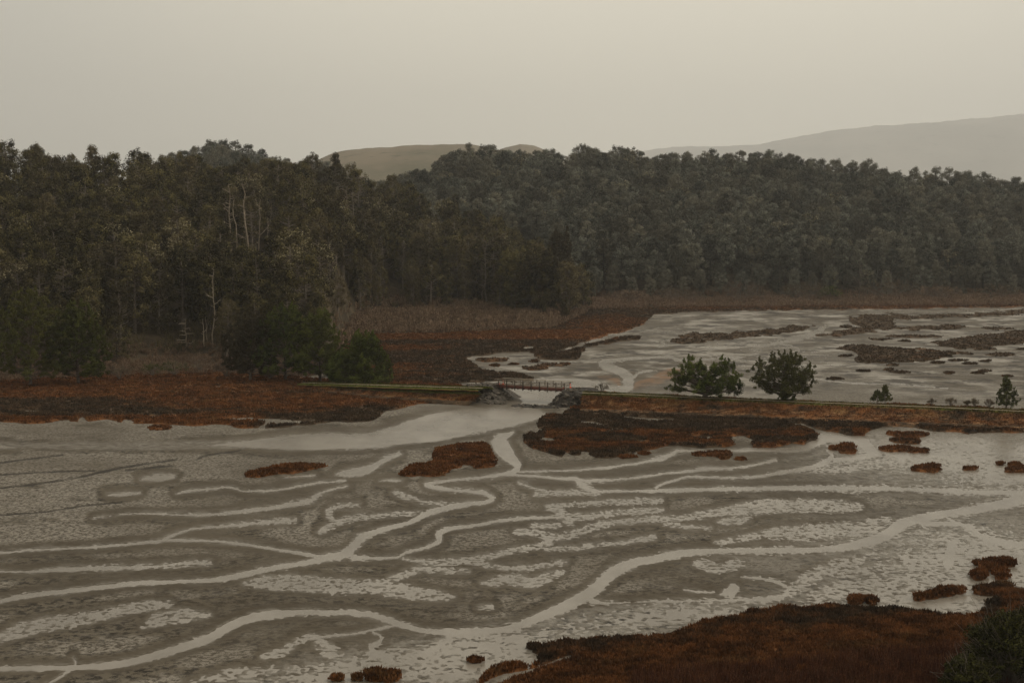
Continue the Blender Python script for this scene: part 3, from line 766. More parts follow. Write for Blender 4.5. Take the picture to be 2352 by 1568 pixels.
G1 = 'rust red marsh islands standing on the near mud'
G2 = 'dark brown marsh patches on the far flats'
ISL = [
    ([Z4([(1245, 508), (1330, 485), (1420, 470), (1560, 460), (1680, 460), (1685, 474), (1560, 490), (1420, 500), (1320, 524), (1250, 525)])], .9, .40, 'long narrow rust island on the mud left of the large one', G1),
    ([Z5([(385, 512), (430, 460), (530, 430), (560, 380), (700, 358), (820, 342), (872, 440), (862, 465), (760, 482), (690, 508), (560, 515), (440, 522)])], .85, .42, 'largest rust red marsh island, beside the spoon shaped pool', G1),
    ([ell(Z4, 815, 272, 58, 12)], .9, .3, 'small rust island just off the shore of the left marsh', G1),
    ([ell(Z6, 1000, 365, 40, 18), ell(Z6, 960, 374, 45, 8), ell(Z6, 1000, 392, 42, 9)], .9, .3, 'rust tuft island inside the bend of the channel below the causeway', G1),
    ([ell(Z6, 290, 408, 80, 14), ell(Z6, 375, 415, 32, 20)], .9, .3, 'ragged rust island below the dark marsh', G1),
    ([ell(Z6, 455, 431, 28, 5)], .9, .22, 'tiny rust sliver at the end of the ragged island', G1),
    ([ell(Z6, 1330, 305, 100, 15), ell(Z6, 1230, 300, 30, 8), ell(Z6, 1300, 335, 82, 17, .08)], .55, .33, 'two lobed brown island close under the causeway marsh', G1),
    ([ell(Z6, 1260, 377, 92, 13), ell(Z6, 1340, 384, 40, 9)], .75, .3, 'low brown island below the two lobed island', G1),
    ([ell(Z6, 1395, 388, 20, 8)], .75, .28, 'dot of brown marsh at the tail of the low brown island', G1),
    ([ell(Z6, 1400, 480, 74, 12), ell(Z6, 1440, 478, 32, 15)], .85, .3, 'rust island alone in the wet flat', G1),
    ([ell(Z6, 1630, 478, 38, 9)], .85, .27, 'short rust tuft between two larger ones on the wet flat', G1),
    ([ell(Z6, 1870, 483, 64, 18), ell(Z6, 1855, 460, 34, 9)], .9, .33, 'double rust island cut by the right edge of the view', G1),
    ([ell(Z6, 1782, 453, 18, 6)], .85, .25, 'tiny brown tuft beside the double island', G1),
    ([ell(Z6, 1780, 965, 80, 18), ell(Z6, 1725, 978, 42, 11)], .85, .42, 'tallest of the rust clumps above the near marsh corner', G1),
    ([ell(Z6, 1782, 1006, 42, 11)], .9, .32, 'upper of two flat rust clumps below the tallest one', G1),
    ([ell(Z6, 1795, 1032, 32, 9)], .9, .3, 'lower of two flat rust clumps below the tallest one', G1),
    ([ell(Z6, 1678, 1024, 32, 15)], .95, .34, 'round bright rust clump standing apart in the water', G1),
    ([ell(Z6, 1672, 962, 20, 6)], .6, .25, 'tiny dark clump left of the tallest rust clump', G1),
    ([ell(Z6, 1375, 1138, 34, 13), ell(Z6, 1440, 1128, 50, 15, -.1), ell(Z6, 1510, 1112, 55, 18), ell(Z6, 1575, 1106, 26, 10)], .75, .42, 'caterpillar shaped brown island off the near marsh', G1),
    ([ell(Z6, 1745, 1103, 90, 15, -.08), ell(Z6, 1800, 1095, 44, 20)], .6, .42, 'wedge shaped dark island beside the near bush', G1),
    ([ell(Z6, 1850, 1130, 66, 22)], .75, .4, 'rust island partly behind the near bush', G1),
    ([ell(Z6, 1038, 1155, 26, 14), ell(Z6, 1068, 1150, 24, 14)], .75, .4, 'left one of the pair of clumps touching the near marsh', G1),
    ([ell(Z6, 1118, 1152, 22, 14), ell(Z6, 1138, 1164, 20, 10)], .75, .4, 'right one of the pair of clumps touching the near marsh', G1),
    ([ell(Z5, 765, 1460, 36, 10)], .9, .25, 'small rust tuft alone on the wet mud near the corner marsh', G1),
    ([ell(Z5, 60, 1553, 32, 10)], .95, .28, 'small rust clump at the bottom edge, farthest left', G1),
    ([ell(Z5, 160, 1548, 20, 8)], .9, .24, 'tiny rust clump between two larger ones at the bottom edge', G1),
    ([ell(Z5, 255, 1540, 48, 18), ell(Z5, 330, 1545, 42, 18)], .95, .36, 'bright rust clump at the bottom edge of the mud', G1),
    ([ell(Z5, 1060, 1388, 30, 7)], .4, .2, 'thin dark weed patch off the tip of the corner marsh', G1),
    ([ell(Z5, 1545, 419, 52, 9)], .8, .28, 'flat rust sliver along the foot of the dark marsh', G1),
    ([ell(Z5, 1622, 404, 30, 8)], .8, .28, 'short rust sliver touching the foot of the dark marsh', G1),
    ([Z3([(120, 1235), (150, 1205), (240, 1185), (450, 1190), (700, 1170), (830, 1145), (940, 1148), (880, 1172), (700, 1195), (560, 1215), (300, 1238), (170, 1246)])], .16, .35, 'long dark marsh tongue lying farthest left on the far flats', G2),
    ([Z3([(950, 1195), (1100, 1175), (1210, 1150), (1150, 1125), (1120, 1098), (1250, 1080), (1500, 1085), (1800, 1080), (2132, 1052), (2300, 1040), (2300, 1065), (2132, 1080), (1900, 1095), (1500, 1108), (1380, 1120), (1400, 1150), (1300, 1182), (1100, 1203), (980, 1207)])], .16, .35, 'hook shaped dark marsh reaching to the edge of the far flats', G2),
    ([Z3([(1040, 1275), (1150, 1255), (1300, 1268), (1500, 1275), (1800, 1298), (1830, 1305), (1700, 1320), (1560, 1350), (1400, 1372), (1180, 1362), (1150, 1340), (1200, 1320), (1150, 1287), (1060, 1282)])], .16, .35, 'broad dark marsh patch nearest on the far flats', G2),
    ([Z3([(1560, 1245), (1750, 1215), (1950, 1190), (2132, 1170), (2300, 1165), (2300, 1230), (2050, 1250), (1900, 1287), (1700, 1277)])], .16, .35, 'broad dark marsh patch cut by the edge of the far flats', G2),
    ([Z3([(1360, 1150), (1500, 1148), (1790, 1138), (1810, 1158), (1500, 1172)])], .16, .3, 'thin dark marsh bar below the hook shaped patch', G2),
    ([ell(Z3, 1980, 1160, 110, 9)], .16, .3, 'thin dark bar above the patch cut by the edge', G2),
    ([ell(Z3, 1520, 1205, 190, 9)], .16, .3, 'long thin bar between the hook and the broad patch', G2),
    ([ell(Z3, 1300, 1222, 90, 6)], .16, .26, 'short thin bar just over the broad nearest patch', G2),
    ([ell(Z3, 1100, 1318, 46, 8)], .16, .3, 'small dot left of the broad nearest patch', G2),
    ([ell(Z3, 1410, 1408, 80, 10, .06), ell(Z3, 1350, 1398, 30, 6)], .16, .3, 'oval dark patch below the broad nearest patch', G2),
    ([ell(Z3, 1210, 1403, 42, 6)], .16, .26, 'small dark sliver left of the oval patch', G2),
    ([ell(Z3, 1700, 1415, 28, 7)], .16, .28, 'small round dark patch alone on the far flats', G2),
    ([ell(Z3, 1855, 1416, 38, 7), ell(Z3, 1900, 1405, 38, 6)], .16, .28, 'two joined dark ovals near the small conifer', G2),
    ([ell(Z3, 1050, 1446, 52, 5)], .16, .24, 'thin dark sliver nearest the second causeway pine', G2),
    ([ell(Z3, 1640, 1355, 42, 7)], .16, .26, 'short dark bar right of the broad nearest patch', G2),
    ([ell(Z3, 1745, 1343, 60, 5)], .16, .26, 'thin short bar above the round dark patch', G2),
    ([ell(Z3, 1815, 1362, 46, 5)], .16, .26, 'thin short bar above the joined ovals', G2),
    ([ell(Z3, 1905, 1343, 36, 5)], .16, .26, 'tiny bar between the joined ovals and the edge patch', G2),
    ([ell(Z3, 2005, 1310, 95, 9)], .16, .3, 'long oval patch under the patch cut by the edge', G2),
    ([ell(Z3, 1440, 1232, 40, 6)], .16, .26, 'small bar on the upper side of the broad nearest patch', G2),
    ([ell(Z3, 1115, 1150, 36, 7)], .16, .28, 'small oval patch inside the hook', G2),
    ([ell(Z3, 2035, 1433, 42, 6)], .35, .26, 'small flat patch right behind the pointed conifer', G2),
    ([ell(Z3, 2105, 1280, 45, 6)], .16, .26, 'short bar at the edge below the cut patch', G2),
    ([ell(Z2, 950, 1338, 95, 13)], .35, .33, 'flat oval patch nearest the back marsh', G2),
    ([ell(Z2, 960, 1372, 30, 5)], .35, .25, 'tiny patch under the flat oval near the back marsh', G2),
    ([ell(Z2, 1190, 1348, 28, 6)], .35, .26, 'tiny patch over the wavy one behind the bridge', G2),
    ([ell(Z2, 1200, 1385, 75, 12), ell(Z2, 1290, 1370, 90, 12, -.05), ell(Z2, 1370, 1362, 36, 8)], .38, .33, 'wavy brown patch lying behind the footbridge', G2),
    ([ell(Z2, 1075, 1364, 28, 5)], .35, .25, 'tiny patch left of the wavy one behind the bridge', G2),
]
for i, (polys, tone, top, lab, grp) in enumerate(ISL):
    big = max(abs(p[0][0] - p[len(p) // 2][0]) for p in polys)
    hp_ = max(max(q[1] for q in p) - min(q[1] for q in p) for p in polys)
    me, s, Z, tn, gr, st = marsh_sheet('marsh_island', polys, top, .8 if grp == G1 else 1.0, tone, margin=22, edge=4.5, rag2=min(4.5, hp_ * .26), holes=.5 if hp_ > 25 else .0)
    root = empty('marsh_island', (0, 0, 0))
    P = np.array([q for p in polys for q in [a[:2] for a in p]]).mean(0)
    cx, cy = at(P[0], P[1]); root.location = (float(cx), float(cy), 0)
    tag(root, lab, 'marsh island', grp)
    b = link('mound', me, root); b.location = (-float(cx), -float(cy), 0)
    n_t = int(np.clip((s[0] > 1).sum() * (.5 if grp == G1 else .45), 60, 6000))
    t = tufts('plants', s, Z, tn, gr, st, n_t, .30 if grp == G1 else .34, .24 if grp == G1 else .28, smin=.3, parent=root, seed=100 + i)
    if t: t.location = (-float(cx), -float(cy), 0); t['kind'] = 'stuff'

# ------------------------------------------------------------------ hills
def interp(tab, x):
    t = np.array(tab, float)
    return np.interp(x, t[:, 0], t[:, 1])


# near hill: foot line, start of wood, ridge
N_FOOT = [(-500, 300), (0, 318), (250, 328), (500, 334), (700, 326), (760, 345), (800, 430), (860, 458), (1100, 462), (1270, 480), (1340, 560), (1400, 640)]
N_WOOD = [(-500, 306), (0, 326), (250, 345), (430, 362), (500, 352), (700, 350), (755, 372), (800, 470), (860, 512), (1100, 522), (1230, 505), (1290, 515), (1340, 575), (1400, 650)]
N_RIDGE = [(-500, 500), (0, 510), (500, 530), (760, 560), (900, 620), (1100, 640), (1250, 600), (1340, 620), (1400, 660)]
N_SIL = [(-500, 335), (0, 345), (80, 338), (160, 352), (240, 362), (330, 362), (420, 372), (500, 378), (560, 372), (640, 368), (700, 370), (760, 368), (800, 385), (850, 396), (900, 405), (930, 425), (980, 445), (1030, 462), (1060, 470), (1100, 492), (1150, 512), (1200, 532), (1260, 545), (1290, 560), (1310, 600), (1340, 660), (1400, 690)]
TREE = 19.0


def n_elev(px, Y):
    f = interp(N_FOOT, px); w = interp(N_WOOD, px); r = interp(N_RIDGE, px)
    zr = z_at(px, interp(N_SIL, px), r) - TREE
    zr = np.maximum(zr, 1.0)
    zw = np.where(np.asarray(px) > 770, np.minimum(4.2, zr * .6), 1.5)
    zw = np.minimum(zw, zr)
    a = .1 + (zw - .1) * sstep(0, 1, (Y - f) / (w - f))
    t = np.clip((Y - w) / (r - w), 0, 1.0)
    b = (zr - zw) * (t ** .85)
    back = -np.clip(Y - r, 0, 400) * .10
    return np.where(Y < f, .1 - (f - Y) * .03, a + b + back)


def azX(px, Y): return (np.asarray(px) - 1176) / F / CT * Y


def azP(X, Y): return 1176 + X / Y * F * CT


def hill_mesh(name, pxs, ys, elev, mat, rough=1.0):
    A, Bv = np.meshgrid(pxs, ys)
    X = azX(A, Bv); Z = elev(A, Bv)
    Z = Z + rough * .6 * fbm(X, Bv, 14, 77)
    V = np.stack([X, Bv, Z], -1).reshape(-1, 3)
    n0, n1 = len(ys), len(pxs)
    idx = np.arange(n0 * n1).reshape(n0, n1)
    f = np.stack([idx[:-1, :-1], idx[:-1, 1:], idx[1:, 1:], idx[1:, :-1]], -1).reshape(-1, 4)
    return link(name, mesh_np(name, V, f, mat, True))


hn = hill_mesh('hillside', np.arange(-900, 1420, 12.0), np.arange(290, 860, 5.0), lambda a, b: np.where(a < -500, n_elev(-500.0, b), n_elev(a, b)), M_FLOOR)
tag(hn, kind='structure', label='wooded hillside rising behind the rust marsh')

F_FOOT = [(200, 640), (1000, 620), (1340, 590), (1500, 606), (2352, 622), (3000, 640)]
F_WOOD = [(200, 660), (1000, 640), (1340, 632), (1500, 640), (1700, 642), (2000, 660), (2352, 672), (3000, 690)]
F_RIDGE = [(200, 900), (600, 900), (900, 860), (1300, 850), (2352, 860), (3000, 880)]
F_SIL = [(200, 400), (350, 385), (430, 352), (470, 340), (510, 326), (560, 338), (600, 356), (700, 366), (760, 378), (800, 400), (850, 424), (900, 416), (930, 404), (960, 390), (1000, 376), (1060, 344), (1130, 344), (1200, 352), (1250, 352), (1290, 362), (1320, 350), (1350, 340), (1400, 346), (1440, 346), (1500, 355), (1600, 358), (1700, 362), (1780, 356), (1830, 362), (1900, 380), (2000, 380), (2050, 398), (2160, 402), (2250, 406), (2300, 413), (2352, 422), (2600, 440), (3000, 470)]


def f_elev(px, Y):
    f = interp(F_FOOT, px); w = interp(F_WOOD, px); r = interp(F_RIDGE, px)
    zr = z_at(px, interp(F_SIL, px), r) - TREE
    zw = 2.0
    a = .1 + (zw - .1) * sstep(0, 1, (Y - f) / (w - f))
    t = np.clip((Y - w) / (r - w), 0, 1.0)
    b = (zr - zw) * (t ** .9)
    back = -np.clip(Y - r, 0, 500) * .12
    return np.where(Y < f, .1 - (f - Y) * .03, a + b + back)


hf = hill_mesh('hillside', np.arange(200, 3000, 14.0), np.arange(585, 1200, 7.0), f_elev, M_FLOOR)
tag(hf, kind='structure', label='wooded hillside across the far flats')

# pale pasture hill beyond, and the hazy range
def range_mesh(name, sil, Y, depth, base_z, mat, seed, amp, lab, foot_drop=.9):
    pxs = np.linspace(sil[0][0], sil[-1][0], 240)
    zt = z_at(pxs, interp(sil, pxs), Y)
    T = np.concatenate([np.linspace(0, 1, 26), np.linspace(1.06, 1.6, 8)])
    V = []
    for t in T:
        y = Y - depth * (1 - t)
        prof = sstep(-.15, 1.0, t) if t <= 1 else 1 - (t - 1) ** 1.3
        x = azX(pxs, y)
        z = base_z + (zt - base_z) * prof
        nn = fbm(x, np.full_like(x, y) + 0 * x, depth * .35, seed, (1, .5, .3, .2)) * amp * math.sin(math.pi * min(t, 1)) 
        V.append(np.stack([x, np.full_like(x, y), z + nn + amp * .10 * noise(x / (depth * .02), x * 0 + y, seed + 9)], -1))
    V = np.array(V); n0, n1 = V.shape[:2]
    idx = np.arange(n0 * n1).reshape(n0, n1)
    f = np.stack([idx[:-1, :-1], idx[:-1, 1:], idx[1:, 1:], idx[1:, :-1]], -1).reshape(-1, 4)
    o = link(name, mesh_np(name, V.reshape(-1, 3), f, mat, True))
    tag(o, kind='structure', label=lab); return o


M_PAST = mat_pasture('pasture', (.105, .098, .060), (.20, .162, .112), (.085, .078, .05), .006)
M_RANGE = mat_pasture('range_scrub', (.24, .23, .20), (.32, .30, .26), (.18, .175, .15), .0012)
SIL_H = [(600, 420), (740, 368), (770, 355), (800, 349), (840, 345), (900, 342), (940, 338), (1000, 336), (1080, 334), (1110, 340), (1160, 352), (1300, 380), (1500, 420)]
range_mesh('hills', SIL_H, 2600, 1100, 10, M_PAST, 31, 8, 'bare brownish green pasture hill behind the woods')
SIL_H2 = [(1050, 400), (1130, 352), (1160, 340), (1195, 332), (1225, 335), (1250, 345), (1300, 370), (1350, 400)]
range_mesh('hills', SIL_H2, 3600, 700, 10, M_PAST, 32, 6, 'small bare dome showing above the trees')
SIL_R = [(1250, 400), (1400, 360), (1500, 346), (1560, 340), (1650, 338), (1740, 333), (1770, 326), (1800, 320), (1850, 312), (1900, 303), (1960, 297), (2000, 292), (2080, 289), (2150, 286), (2200, 280), (2250, 276), (2300, 268), (2352, 263), (2500, 250), (2900, 240)]
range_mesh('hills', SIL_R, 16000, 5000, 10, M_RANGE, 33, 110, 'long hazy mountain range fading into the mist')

# ------------------------------------------------------------------ trees
def leaf_cloud(centers, radii, nper, size, rg, flat=.6, shades=None, lich=None, droop=0.0):
    """many small leaf quads spread through each clump"""
    V = []; sh = []; li = []
    for i, (c, r) in enumerate(zip(centers, radii)):
        n = nper if np.isscalar(nper) else nper[i]
        d = rg.normal(size=(n, 3)); d /= np.linalg.norm(d, axis=1)[:, None]
        rr = r * rg.random(n) ** .45
        p = np.array(c) + d * rr[:, None] * np.array((1, 1, flat))
        nrm = d * .8 + rg.normal(size=(n, 3)) * .6 + np.array((0, 0, .5))
        nrm /= np.linalg.norm(nrm, axis=1)[:, None]
        a = np.cross(nrm, rg.normal(size=(n, 3))); a /= np.linalg.norm(a, axis=1)[:, None]
        b = np.cross(nrm, a)
        s = size * (.6 + .8 * rg.random(n))[:, None]
        w = s * .42
        q = np.stack([p - a * s * .5 - b * w * .3, p - a * s * .1 + b * w * .6, p + a * s * .5, p + a * s * .0 - b * w * .7], 1)
        V.append(q.reshape(-1, 3))
        s0 = rg.random() if shades is None else shades[i]
        sh.append(np.repeat(np.clip(s0 + .25 * rg.normal(size=n), 0, 1), 4))
        l0 = 0 if lich is None else lich[i]
        li.append(np.repeat((rg.random(n) < l0).astype(float), 4))
    V = np.concatenate(V)
    return V, np.arange(len(V)).reshape(-1, 4), np.concatenate(sh), np.concatenate(li)


M_FBARK = mat_plain('grey_bark', (.09, .07, .052), (.24, .195, .15), 2.5)


def forest_variant(kind, seed):
    rg = np.random.default_rng(seed)
    Ht = 20.0
    mb = MB()
    lean = rg.normal(size=2) * .5
    pts = [(lean[0] * t * t, lean[1] * t * t, Ht * .92 * t - .8 * (t == 0)) for t in np.linspace(0, 1, 6)]
    mb.tube(pts, np.linspace(.42, .10, 6), 6)
    cs = []; rs = []; lich = []
    low = {'pine': .24, 'cypress': .08, 'flat': .40, 'spire': .10, 'lichen': .22, 'bushy': .04}[kind]
    n = {'pine': 70, 'cypress': 84, 'flat': 56, 'spire': 64, 'lichen': 66, 'bushy': 88}[kind]
    for i in range(n):
        t = low + (1 - low) * rg.random() ** .8
        u = (t - low) / (1 - low)
        if kind == 'spire': R = 3.6 * (1 - u) ** .7 + .4
        elif kind == 'flat': R = 2.2 + 3.4 * u if u < .75 else 5.0 * (1 - u) ** .5 * 2
        elif kind in ('cypress', 'bushy'): R = 4.6 * math.sin(math.pi * (.18 + .80 * u)) ** .6 * (.85 if kind == 'cypress' else 1.05)
        else: R = 4.9 * math.sin(math.pi * (.22 + .72 * u)) ** .7
        a = rg.random() * 6.283; q = R * (.45 + .6 * rg.random())
        c = (lean[0] * t * t + q * math.cos(a), lean[1] * t * t + q * math.sin(a), Ht * t * .96)
        cs.append(c); rs.append((.75 + .65 * rg.random()) * (.8 if kind == 'spire' else 1))
        lich.append((.35 if rg.random() < .5 else .1) if kind == 'lichen' else (.06 if rg.random() < .12 else 0))
        z0 = max(Ht * t * .96 - q * .45, Ht * .12)
        mb.tube([(lean[0] * t * t, lean[1] * t * t, z0), (c[0] * .55, c[1] * .55, z0 + (c[2] - z0) * .35), c], [.11, .07, .03], 4)
    nb = mb.mesh(kind + '_trunk', M_FBARK)
    V, Fq, sh, li = leaf_cloud(cs, rs, 78, .44, rg, 1.05, lich=lich)
    cr = mesh_np(kind + '_crown', V, Fq, M_PINE, False, {'shade': sh, 'lichen': li})
    return nb, cr


VAR = [forest_variant(k, 40 + i) for i, k in enumerate(['pine', 'cypress', 'flat', 'spire', 'lichen', 'bushy', 'pine', 'cypress', 'bushy'])]
WORDS = {0: 'round crowned', 1: 'dense dark', 2: 'flat topped', 3: 'narrow pointed', 4: 'lichen draped', 5: 'bushy low branched', 6: 'open crowned', 7: 'upright dense', 8: 'broad bushy'}
ORD = ['first', 'second', 'third', 'fourth', 'fifth', 'sixth', 'seventh', 'eighth', 'ninth', 'tenth', 'eleventh', 'twelfth', 'thirteenth', 'fourteenth', 'fifteenth', 'sixteenth', 'seventeenth', 'eighteenth', 'nineteenth', 'twentieth', 'twenty-first', 'twenty-second', 'twenty-third', 'twenty-fourth', 'twenty-fifth', 'twenty-sixth', 'twenty-seventh', 'twenty-eighth', 'twenty-ninth', 'thirtieth', 'thirty-first', 'thirty-second', 'thirty-third', 'thirty-fourth', 'thirty-fifth', 'thirty-sixth', 'thirty-seventh', 'thirty-eighth', 'thirty-ninth', 'fortieth', 'forty-first', 'forty-second', 'forty-third', 'forty-fourth', 'forty-fifth']

# positions of the near wood, row by row back from the shore
rt = np.random.default_rng(5)
near_rows = []
k = 0
t = 3.0
while t < 215:
    row = []
    sp = 6.6 if t < 60 else 7.6
    px = -190 + rt.random() * 20
    while px < 1345:
        w = float(interp(N_WOOD, px)); r = float(interp(N_RIDGE, px))
        Y = w + t + rt.normal() * 1.6
        if Y < r + 12:
            x = float(azX(px, Y)); z = float(n_elev(px, Y))
            # the gap of the clearing by the old snags
            if not (300 < px < 505 and t < 14) and not (745 < px < 800 and t < 8) and not (1255 < px < 1500 and t > 45):
                row.append((x, Y, z, px))
        px += sp / (w + t) * F * (.8 + .4 * rt.random())
    near_rows.append(row)
    t += 7.2 if t < 60 else 8.4
CLR = [(536, 610, 14), (551, 612, 12), (578, 615, 14), (600, 620, 14), (614, 625, 10), (797, 520, 14), (812, 525, 14), (1000, 540, 14), (860, 450, 16), (1090, 690, 10), (1118, 700, 10), (384, 620, 8), (225, 500, 10)]


def hides(p):
    x, Y, z, px = p
    for (cx, cb, cw) in CLR:
        if abs(px - cx) < cw + 8 and Y < on_near(cx, cb)[1] + 3:
            if float(proj(x, Y, z + 17)[1]) < cb - 14: return True
    return False


def on_near(px, py_base):
    """where the sight line through a base point meets the near hillside"""
    k_ = (px, py_base)
    if k_ in ONC: return ONC[k_]
    for Y in np.arange(300, 660, 1.0):
        if float(n_elev(px, Y)) >= float(z_at(px, py_base, Y)): break
    ONC[k_] = (float(azX(px, Y)), float(Y), float(n_elev(px, Y)))
    return ONC[k_]


ONC = {}
CLR += [(45, 430, 6), (150, 560, 5), (290, 450, 6), (345, 540, 5), (450, 520, 6), (640, 560, 5), (735, 480, 6), (760, 650, 5), (920, 520, 5), (1060, 560, 5), (1200, 600, 5), (30, 690, 5), (250, 700, 5), (905, 640, 5)]
near_rows = [[p for p in row if not hides(p)] for row in near_rows]
allT = [(p, ri) for ri, row in enumerate(near_rows) for p in row]
INDIV = 285
order = sorted(range(len(allT)), key=lambda i: allT[i][0][1] + 0.0)
chosen = set()
for i in order:
    if len(chosen) >= INDIV: break
    if -60 < allT[i][0][3] < 1345: chosen.add(i)


SNAG_WIN = [(520, 560, 455, 600), (560, 640, 440, 560)]


def pick_var(px, ri, z):
    u = rt.random()
    if ri < 3: return int(rt.choice([1, 5, 7, 8, 0, 6], p=[.2, .25, .15, .2, .1, .1]))
    if ri > 9: return int(rt.choice([0, 6, 2, 1, 3, 4], p=[.3, .25, .2, .12, .05, .08]))
    return int(rt.choice([0, 1, 2, 3, 4, 5, 6, 7, 8], p=[.18, .12, .08, .04, .14, .1, .14, .1, .1]))


used = {}


def put_tree(name, v, loc, sc, rz, label, group):
    root = empty(name, loc, rz, sc)
    nb, cr = VAR[v]
    link('trunk', nb, root); link('crown', cr, root)
    tag(root, label, 'tree', group)
    return root


stuffP = []
rowcount = {}
for i, (p, ri) in enumerate(allT):
    x, Y, z, px = p
    hs = (.78 + .42 * rt.random())
    if ri < 2: hs *= .72 if px < 1200 else .95
    if px > 1150 and ri >= 2: hs *= .9
    ws = hs * (.9 + .3 * rt.random())
    v = pick_var(px, ri, z)
    if i in chosen:
        n = rowcount.get(ri, 0); rowcount[ri] = n + 1
        lab = f"{WORDS[v]} tree, {ORD[n]} from the left in the {ORD[ri]} row of the near wood"
        put_tree('forest_tree', v, (x, Y, z), (ws, ws, hs), rt.random() * 6.28, lab, 'trees of the near wood')
    else:
        stuffP.append((x, Y, z, v, ws, hs, rt.random() * 6.28))

NEAR_N = len(stuffP)
# far wood
t = 0.0
nf = 0
while t < 262:
    px = 330 + rt.random() * 20
    while px < 2640:
        w = float(interp(F_WOOD, px)); r = float(interp(F_RIDGE, px))
        tt = t if px > 1280 else t
        Y = w + tt + rt.normal() * 2
        step = 8.2 / Y * F * (.8 + .4 * rt.random())
        vis = Y < r + 14 and (px > 1230 or Y > r - 150 and px > 900 or Y > r - 60)
        if vis:
            hs = .8 + .42 * rt.random()
            if t < 10: hs *= .62
            v = int(rt.choice([0, 1, 2, 3, 4, 5, 6, 7], p=[.2, .16, .1, .05, .06, .13, .18, .12]))
            ws = hs * (1.0 + .3 * rt.random())
            stuffP.append((float(azX(px, Y)), Y, float(f_elev(px, Y)), v, ws, hs, rt.random() * 6.28)); nf += 1
        px += step
    t += 8.6 if t > 10 else 7
print('near trees', len(allT), 'stuff', len(stuffP))


M_FAR_HAZED = mat_leaf('far_foliage_hazed', (.048, .050, .040), (.195, .195, .150), (.150, .135, .095), vary=(.5, 1.45))  # haze painted into the colour: paler, greyer foliage for the far wood


def woodland(name, pts, lab, mat=None):
    """one object: trees set on points by geometry nodes, each kind from its own mesh"""
    P = np.array(pts)
    me = bpy.data.meshes.new(name)
    me.vertices.add(len(P)); me.vertices.foreach_set('co', P[:, :3].astype(np.float32).ravel())
    for nm, c in (('vk', 3), ('ws', 4), ('hs', 5), ('rz', 6)):
        a = me.attributes.new(nm, 'FLOAT', 'POINT'); a.data.foreach_set('value', P[:, c].astype(np.float32))
    o = link(name, me)
    ng = bpy.data.node_groups.new(name, 'GeometryNodeTree')
    ng.interface.new_socket('Geometry', in_out='INPUT', socket_type='NodeSocketGeometry')
    ng.interface.new_socket('Geometry', in_out='OUTPUT', socket_type='NodeSocketGeometry')
    gi = ng.nodes.new('NodeGroupInput'); go = ng.nodes.new('NodeGroupOutput')
    join = ng.nodes.new('GeometryNodeJoinGeometry')

    def named(nm):
        q = ng.nodes.new('GeometryNodeInputNamedAttribute'); q.data_type = 'FLOAT'; q.inputs['Name'].default_value = nm
        return q.outputs['Attribute']
    sc = ng.nodes.new('ShaderNodeCombineXYZ')
    ws, hs = named('ws'), named('hs')
    ng.links.new(ws, sc.inputs[0]); ng.links.new(ws, sc.inputs[1]); ng.links.new(hs, sc.inputs[2])
    ro = ng.nodes.new('ShaderNodeCombineXYZ'); ng.links.new(named('rz'), ro.inputs[2])
    vk = named('vk')
    src = {}
    for ob in COL.objects:
        if ob.type == 'MESH' and ob.parent and ob.parent.name.startswith('forest_tree'):
            src.setdefault(ob.data.name, ob)
    for v, (nb, cr) in enumerate(VAR):
        cmpn = ng.nodes.new('FunctionNodeCompare'); cmpn.data_type = 'FLOAT'; cmpn.operation = 'EQUAL'
        cmpn.inputs['Epsilon'].default_value = .1
        ng.links.new(vk, cmpn.inputs[0]); cmpn.inputs[1].default_value = float(v)
        for ms in (nb, cr):
            ob = src.get(ms.name)
            if ob is None: continue
            oi = ng.nodes.new('GeometryNodeObjectInfo'); oi.inputs['Object'].default_value = ob
            oi.transform_space = 'ORIGINAL'
            ip = ng.nodes.new('GeometryNodeInstanceOnPoints')
            ng.links.new(gi.outputs[0], ip.inputs['Points'])
            ng.links.new(cmpn.outputs[0], ip.inputs['Selection'])
            ng.links.new(oi.outputs['Geometry'], ip.inputs['Instance'])
            ng.links.new(ro.outputs[0], ip.inputs['Rotation'])
            ng.links.new(sc.outputs[0], ip.inputs['Scale'])
            ng.links.new(ip.outputs[0], join.inputs[0])
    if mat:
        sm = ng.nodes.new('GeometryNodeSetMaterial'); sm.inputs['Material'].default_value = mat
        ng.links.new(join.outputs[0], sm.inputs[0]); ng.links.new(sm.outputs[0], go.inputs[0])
    else:
        ng.links.new(join.outputs[0], go.inputs[0])
    md = o.modifiers.new('trees', 'NODES'); md.node_group = ng
    tag(o, lab, kind='stuff')
    return o


woodland('woodland', stuffP[:NEAR_N], 'dark wood covering the back of the near hill')
woodland('woodland', stuffP[NEAR_N:], 'wood covering the far slope across the flats, haze painted into its grey green', M_FAR_HAZED)


